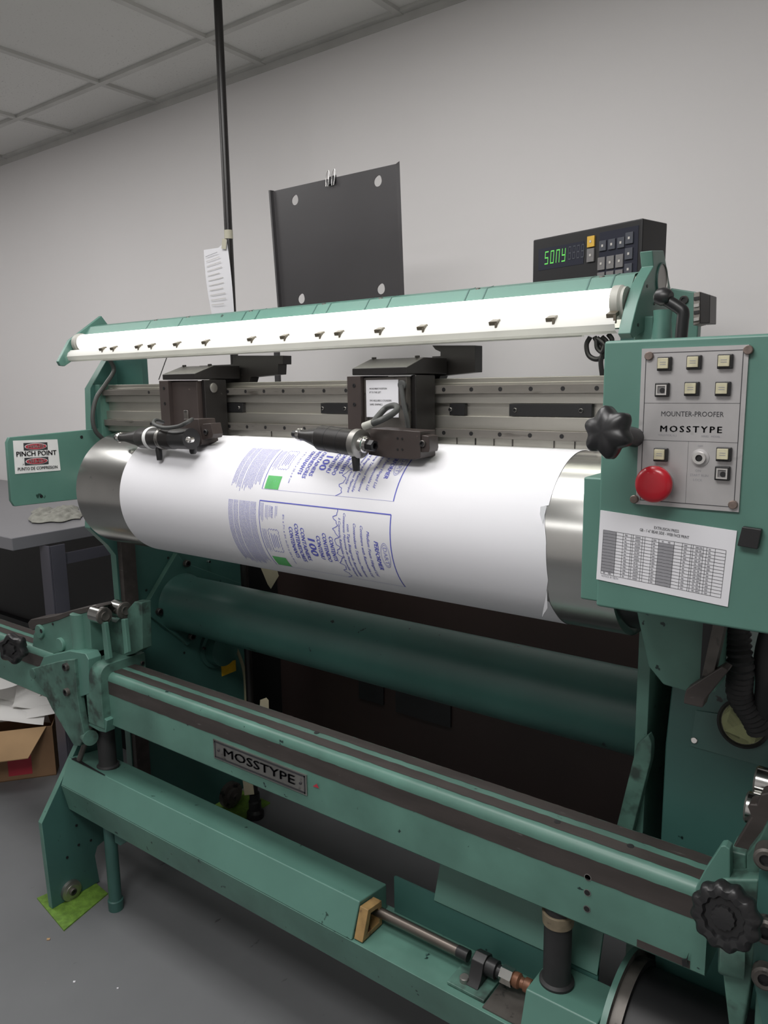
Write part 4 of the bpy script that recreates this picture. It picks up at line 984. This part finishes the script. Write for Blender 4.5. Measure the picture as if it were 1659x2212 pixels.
# wall plate with binder clip
wp = thing('slotted_steel_plate', (-1.5, 1.6, 1.4), 'black sheet-metal plate with four keyhole openings standing up behind the light hood', 'plate')
WY = 1.62
q = PY(WY, [(590, 413), (855, 354), (866, 650), (606, 678)])
def lerp2(u, v): return q[0].lerp(q[1], u).lerp(q[3].lerp(q[2], u), v)
xw0, xw1 = min(p.x for p in q), max(p.x for p in q)
holes = []
for (px, py) in ((637, 433), (816, 392), (651, 646), (823, 625)):
    c = on(px, py, 'y', WY); L_ = []
    for i in range(26):
        a = 2*math.pi*i/26; r = .0122+.0024*max(0, math.cos(a-1.2))**6*1.2; 
        L_.append(Vector((c.x+r*math.cos(a), WY, c.z+r*math.sin(a))))
    L_.reverse(); holes.append(L_)
b = MB(); b.prism(q, (0, .002, 0), 'blackpaint', holes=holes)
b.build('sheet', wp, smooth=False)
for s_, (A_, B_) in enumerate((((580, 411), (600, 668)), ((863, 348), (874, 650)))):
    a0 = on(*A_, 'y', WY-.012); b0 = on(*B_, 'y', WY-.012); c_ = q[0] if s_ == 0 else q[1]; d_ = q[3] if s_ == 0 else q[2]
    fl_ = MB(); fl_.prism([a0, c_, c_+V(0, .003, .002), V(a0.x+(.004 if s_ == 0 else -.004), a0.y+.002, a0.z)], b0-a0, 'blackpaint'); fl_.build('side_flange', wp)
sp_ = on(593, 700, 'y', WY+.006).x
MB().bx(sp_-.004, sp_+.012, WY+.0025, WY+.012, 1.40, 1.72, 'blackpaint').build('support_bar', wp)
MB().bx(sp_-.002, sp_+.010, RY+.061, WY+.012, 1.40, 1.425, 'blackpaint').build('support_foot', wp)
bc = thing('binder_clip', on(718, 386, 'y', WY), 'small black binder clip with wire handles on top edge of black plate', 'clip')
c = on(718, 392, 'y', WY)
b = MB(); b.prism([(c.x-.012, WY-.007, c.z-.008), (c.x-.012, WY+.009, c.z-.008), (c.x-.012, WY+.001, c.z+.013)], (.024, 0, .002), 'black'); b.build('spring_body', bc)
for dx in (-.012, .008):
    MB().tube([(c.x+dx-.003, WY-.008, c.z-.012), (c.x+dx-.004, WY-.006, c.z+.012), (c.x+dx, WY-.004, c.z+.026), (c.x+dx+.006, WY-.005, c.z+.026), (c.x+dx+.006, WY-.006, c.z+.010), (c.x+dx+.003, WY-.008, c.z-.012)], .0009, 'chrome', 6).build('wire_handle', bc)

# conduit pole, tape, note
PX_, PY_ = -1.862, 1.71
pole = thing('conduit_pole', (PX_, PY_, 0), 'black conduit pole running from ceiling down behind the press', 'pole')
MB().cyl((PX_, PY_, 0), (PX_, PY_, CEIL+.012), .0125, 'browndk').build('conduit', pole)
MB().lathe((PX_, PY_, 0), (0, 0, 1), [(0, .03), (.02, .03), (.03, .022), (.06, .022), (.065, .018), (.09, .018)], 'black', 24).build('floor_fitting', pole)
for z_ in (.22, .3): MB().lathe((PX_, PY_, z_), (0, 0, 1), [(0, .019), (.03, .019)], 'black', 8).build('coupling', pole)
tz = on(494, 507, 'y', PY_).z
tp_ = MB().lathe((PX_, PY_, tz-.013), (0, 0, 1), [(0, .0133), (.026, .0133)], 'tape', 20); tp_.build('tape_wrap', pole)
nn = MB(); ny = PY_-.014
top = [on(440, 540, 'y', ny), on(472, 535, 'y', ny), on(490, 518, 'y', ny)]; bot = [on(458, 682, 'y', ny-.012), on(480, 681, 'y', ny-.004), on(506, 679, 'y', ny)]
g1 = []
for i in range(9):
    t = i/8; row = []
    for k in range(3):
        p = top[k].lerp(bot[k], t); bow = math.sin(math.pi*t)*.010*(k/2)
        row.append(nn.bm.verts.new(p+V(bow, -.006*math.sin(math.pi*t), 0)))
    g1.append(row)
for i in range(8):
    for k in range(2): nn.fc([g1[i][k], g1[i+1][k], g1[i+1][k+1], g1[i][k+1]], 'white')
for i in range(11):
    v = .12+.072*i; a = top[0].lerp(bot[0], v); b2 = top[2].lerp(bot[2], v)
    p = a.lerp(b2, .12); r2 = a.lerp(b2, .55+.25*rn.random()); dz = V(0, -.008, -.0018)
    nn.quad(p+V(0, -.008, 0), r2+V(0, -.008, 0), r2+dz, p+dz, 'inkgrey' if i == 0 else 'keywhite')
tag(nn.build('handwritten_note', norm=False), 'white paper note taped to the black conduit pole', 'paper')
p = on(484, 527, 'y', ny-.008)
b = MB(); b.box(p, (.020, .0006, .03), 'tape', Matrix.Rotation(.2, 3, 'Y')); tag(b.build('tape_strip'), 'piece of masking tape holding the note to the pole', 'tape')

# cards hanging behind the cylinder
def card(pts, y, label, nm='hanging_tag'):
    b = MB(); b.prism(PY(y, pts), (0, .0008, 0), 'creamtag'); return tag(b.build(nm), label, 'tag')
card([(552, 1200), (590, 1205), (602, 1244), (585, 1272), (578, 1262)], 1.62, 'cream card tag hanging below the paper cylinder')
card([(562, 1512), (575, 1507), (580, 1513), (581, 1545), (560, 1540)], 1.60, 'small cream tag behind the beam by the conduit pole')
card([(524, 1684), (546, 1692), (549, 1716), (528, 1718)], 1.64, 'pale tag hanging low beside the pole foot under the beam')

# metal channels behind (rear posts)
rp = thing('rear_strut_rack', (-2.02, 1.9, 0), 'grey metal strut channels standing behind the left side of the press', 'rack')
for (a, b2, mt) in ((488, 500, 'steeldull'), (505, 514, 'raildark'), (516, 524, 'steeldull')):
    xa, xb = on(a, 1250, 'y', 1.9).x, on(b2, 1250, 'y', 1.9).x
    MB().bx(xa, xb, 1.88, 1.92, 0, 1.12, mt).build('strut_channel', rp, bevel=.001)
# rear foot: pad, levelling wheel
pad = MB().bx(-2.06, -1.88, 1.66, 1.80, 0, .006, 'lime').build('floor_pad'); tag(pad, 'yellow-green anti-vibration pad under the rear left foot of the press', 'pad', 'anti-vibration pads')
MB().lathe((-1.985, 1.70, .052), (1, 0, 0), [(0, .046), (.02, .046), (.022, .03), (.035, .03), (.037, .012), (.045, .012)], 'grease', 28).build('levelling_foot', press)
pad2 = MB().prism([on(80, 1942, 'z', .0), on(138, 2012, 'z', .0), on(233, 1932, 'z', 0), on(190, 1895, 'z', 0)], (0, 0, .004), 'lime').build('floor_pad.001')
tag(pad2, 'yellow-green anti-vibration pad under the front left leg plate', 'pad', 'anti-vibration pads')

# dark cabinet behind the press
cabd = thing('dark_equipment_cabinet', (-1.2, 2.05, 0), 'dark brown equipment cabinet standing behind the press', 'cabinet')
MB().bx(-2.0, .1, 2.0, 2.14, 0.0, 1.0, 'darkcab').build('body', cabd, bevel=.002)
for (a, b2, c, d) in ((775, 1464, 829, 1510), (855, 1489, 974, 1540)):
    A = on(a, b2, 'y', 1.995); B = on(c, b2+(c-a)*.26+48, 'y', 1.995)
    x_0, x_1 = A.x, B.x; z_1 = A.z; z_0 = A.z-(.075 if a < 800 else .08)
    sp = MB().bx(x_0, x_1, 1.992, 2.0, z_0, z_1, 'black').build('black_cover_plate', cabd, bevel=.001)
# stuff under the bench: black cabinet
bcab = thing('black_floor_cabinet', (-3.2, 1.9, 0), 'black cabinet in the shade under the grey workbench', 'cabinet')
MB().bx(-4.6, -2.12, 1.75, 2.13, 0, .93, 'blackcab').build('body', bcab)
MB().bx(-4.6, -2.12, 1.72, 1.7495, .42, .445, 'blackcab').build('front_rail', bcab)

# workbench
wb = thing('workbench', (-3.2, 1.6, 0), 'grey steel workbench with a folded cloth at left behind the press', 'table')
TZt = 1.0; tc = on(25, 1163, 'z', TZt)
t_ = MB(); t_.bx(-4.9, tc.x, tc.y, YB-.005, TZt-.045, TZt, 'tabletop'); t_.build('table_top', wb, bevel=.003)
for (x_, y_) in ((-2.515, 1.40), (-2.515, 2.07), (-4.7, 1.40)):
    lg = MB(); w_ = .062
    lg.bx(x_-w_, x_, y_, y_+.006, 0, TZt-.0455, 'tablegrey'); lg.bx(x_-.004, x_+.002, y_+.0065, y_+.06, 0, TZt-.0455, 'tablegrey')
    lg = lg.build('leg', wb, bevel=.001)
    for z_ in (.635,): bolt(lg, (x_-.03, y_, z_), (0, -1, 0), .006, .005, 'chrome', socket=False)
MB().bx(-2.54, -2.53, 1.43, 2.07, .876, .916, 'tablegrey').build('stretcher', wb)
# folded cloth
rg = MB(); n1, n2 = 44, 26; c0 = on(66, 1120, 'z', TZt); c1 = on(174, 1110, 'z', TZt); dn = (on(120, 1131, 'z', TZt)-on(118, 1104, 'z', TZt))*.5
gr = []
for i in range(n1+1):
    row = []
    for k in range(n2+1):
        u, v = 2*i/n1-1, 2*k/n2-1
        wob = 1+.10*math.sin(3*u+1.3)+.08*math.sin(7*u)+.06*math.sin(5*v)
        p = (c0+c1)/2+(c1-c0)*.5*u*(1+.07*math.sin(4*v+.8))+dn*v*wob
        e_ = max(0, 1-max(abs(u), abs(v))**5)
        z_ = (.012+.006*math.sin(5*u+2.5*v)+.005*abs(math.sin(9*u*.7-4*v+.5))+.004*abs(math.sin(6*v+3*u))+.003*math.sin(17*u+9*v))*e_
        row.append(rg.bm.verts.new((p.x, p.y, TZt+.003+max(0, z_))))
    gr.append(row)
for i in range(n1):
    for k in range(n2): rg.fc([gr[i][k], gr[i+1][k], gr[i+1][k+1], gr[i][k+1]], 'rag')
rg = rg.build('shop_cloth', norm=False, angle=180); tag(rg, 'crumpled grey shop cloth lying on the workbench', 'cloth')
sm = rg.modifiers.new('solid', 'SOLIDIFY'); sm.thickness = .002

# cardboard box with papers
cbx = thing('cardboard_box', (-2.9, 1.38, 0), 'open brown cardboard box filled with crumpled white paper on floor', 'box')
E0 = on(122, 1674, 'z', 0); D1 = Vector((-.62, -.785, 0)).normalized(); N1 = Vector((-.785, .62, 0)).normalized()   # D1 along the face, N1 into the box
hz_ = .205; BWd, BDp = .55, .40
def bxp(u, v, z): return E0+D1*u+N1*v+Vector((0, 0, z))
b = MB()
for (u0_, u1_, v0_, v1_) in ((0, BWd, 0, .004), (0, BWd, BDp-.004, BDp), (0, .004, .004, BDp-.004), (BWd-.004, BWd, .004, BDp-.004)):
    b.prism([bxp(u0_, v0_, 0), bxp(u1_, v0_, 0), bxp(u1_, v1_, 0), bxp(u0_, v1_, 0)], (0, 0, hz_), 'carddk')
b.prism([bxp(0, 0, 0), bxp(BWd, 0, 0), bxp(BWd, BDp, 0), bxp(0, BDp, 0)], (0, 0, .004), 'carddk')
b.build('box_body', cbx)
fl2 = MB(); fl2.prism([bxp(.02, -.001, hz_), bxp(BWd, -.001, hz_), bxp(BWd, -.10, hz_-.075), bxp(.075, -.10, hz_-.075)], (0, 0, .003), 'card'); fl2.build('front_flap', cbx)
pm = MB(); pm.prism([bxp(.085, -.0006, .02), bxp(.17, -.0006, .02), bxp(.17, -.0006, .19), bxp(.085, -.0006, .19)], N1*.0004, 'inkred'); pm.build('red_printed_mark', cbx)
# crumpled sheets
rs = random.Random(11)
def crumple(cx, cy, cz, w_, d_, ang, tilt, label):
    b = MB(); n_ = 12; gr = []; ph = rs.random()*6; R_ = Matrix.Rotation(ang, 3, 'Z') @ Matrix.Rotation(tilt, 3, 'X')
    for i in range(n_+1):
        row = []
        for k in range(n_+1):
            u, v = i/n_-.5, k/n_-.5
            z_ = .035*math.sin(3.2*u+ph)+.022*math.cos(5*v+ph*2+2*u)+.012*math.sin(9*u*v+ph)
            row.append(b.bm.verts.new(Vector((cx, cy, cz))+R_@Vector((u*w_, v*d_, z_))))
        gr.append(row)
    for i in range(n_):
        for k in range(n_): b.fc([gr[i][k], gr[i+1][k], gr[i+1][k+1], gr[i][k+1]], 'whitebright')
    return tag(b.build('crumpled_paper', norm=False), label, 'paper', 'sheets in the cardboard box')
labs = ['curled white paper sheet along the front of the cardboard box', 'white paper sheet lying flat in the cardboard box, lowest', 'tilted white paper sheet leaning out of the box centre', 'white paper sheet standing up at the back of the box', 'white paper sheet at the right corner of the box', 'topmost white paper sheet folded over in the box']
for i, (uu_, vv_, dz, w_, d_, an, ti) in enumerate(((.20, .09, .235, .34, .17, .9, -.25), (.22, .20, .255, .46, .34, .9, 0), (.24, .22, .315, .34, .24, 1.2, .30), (.26, .27, .385, .34, .16, .7, .55), (.08, .22, .275, .15, .26, .9, .1), (.22, .20, .375, .24, .20, 1.4, .2))):
    p = bxp(uu_, vv_, dz); crumple(p.x, p.y, p.z, w_, d_, an, ti, labs[i])
# scraps on the floor
def scrap(px, py, s_, mat, label, cat='debris'):
    p = on(px, py, 'z', 0); b = MB(); b.prism([p+V(-s_, 0, .0005), p+V(0, -s_*.7, .0005), p+V(s_, .2*s_, .0005), p+V(.2*s_, s_, .0005)], (0, 0, .002), mat); return tag(b.build('floor_scrap'), label, cat, 'scraps on the floor')
scrap(104, 2030, .006, 'card', 'tiny orange-brown scrap on floor in front of the left leg')
scrap(160, 2122, .004, 'white', 'tiny white scrap on floor at lower left')
scrap(254, 2136, .003, 'white', 'tiny white scrap on floor left of a black scratch')
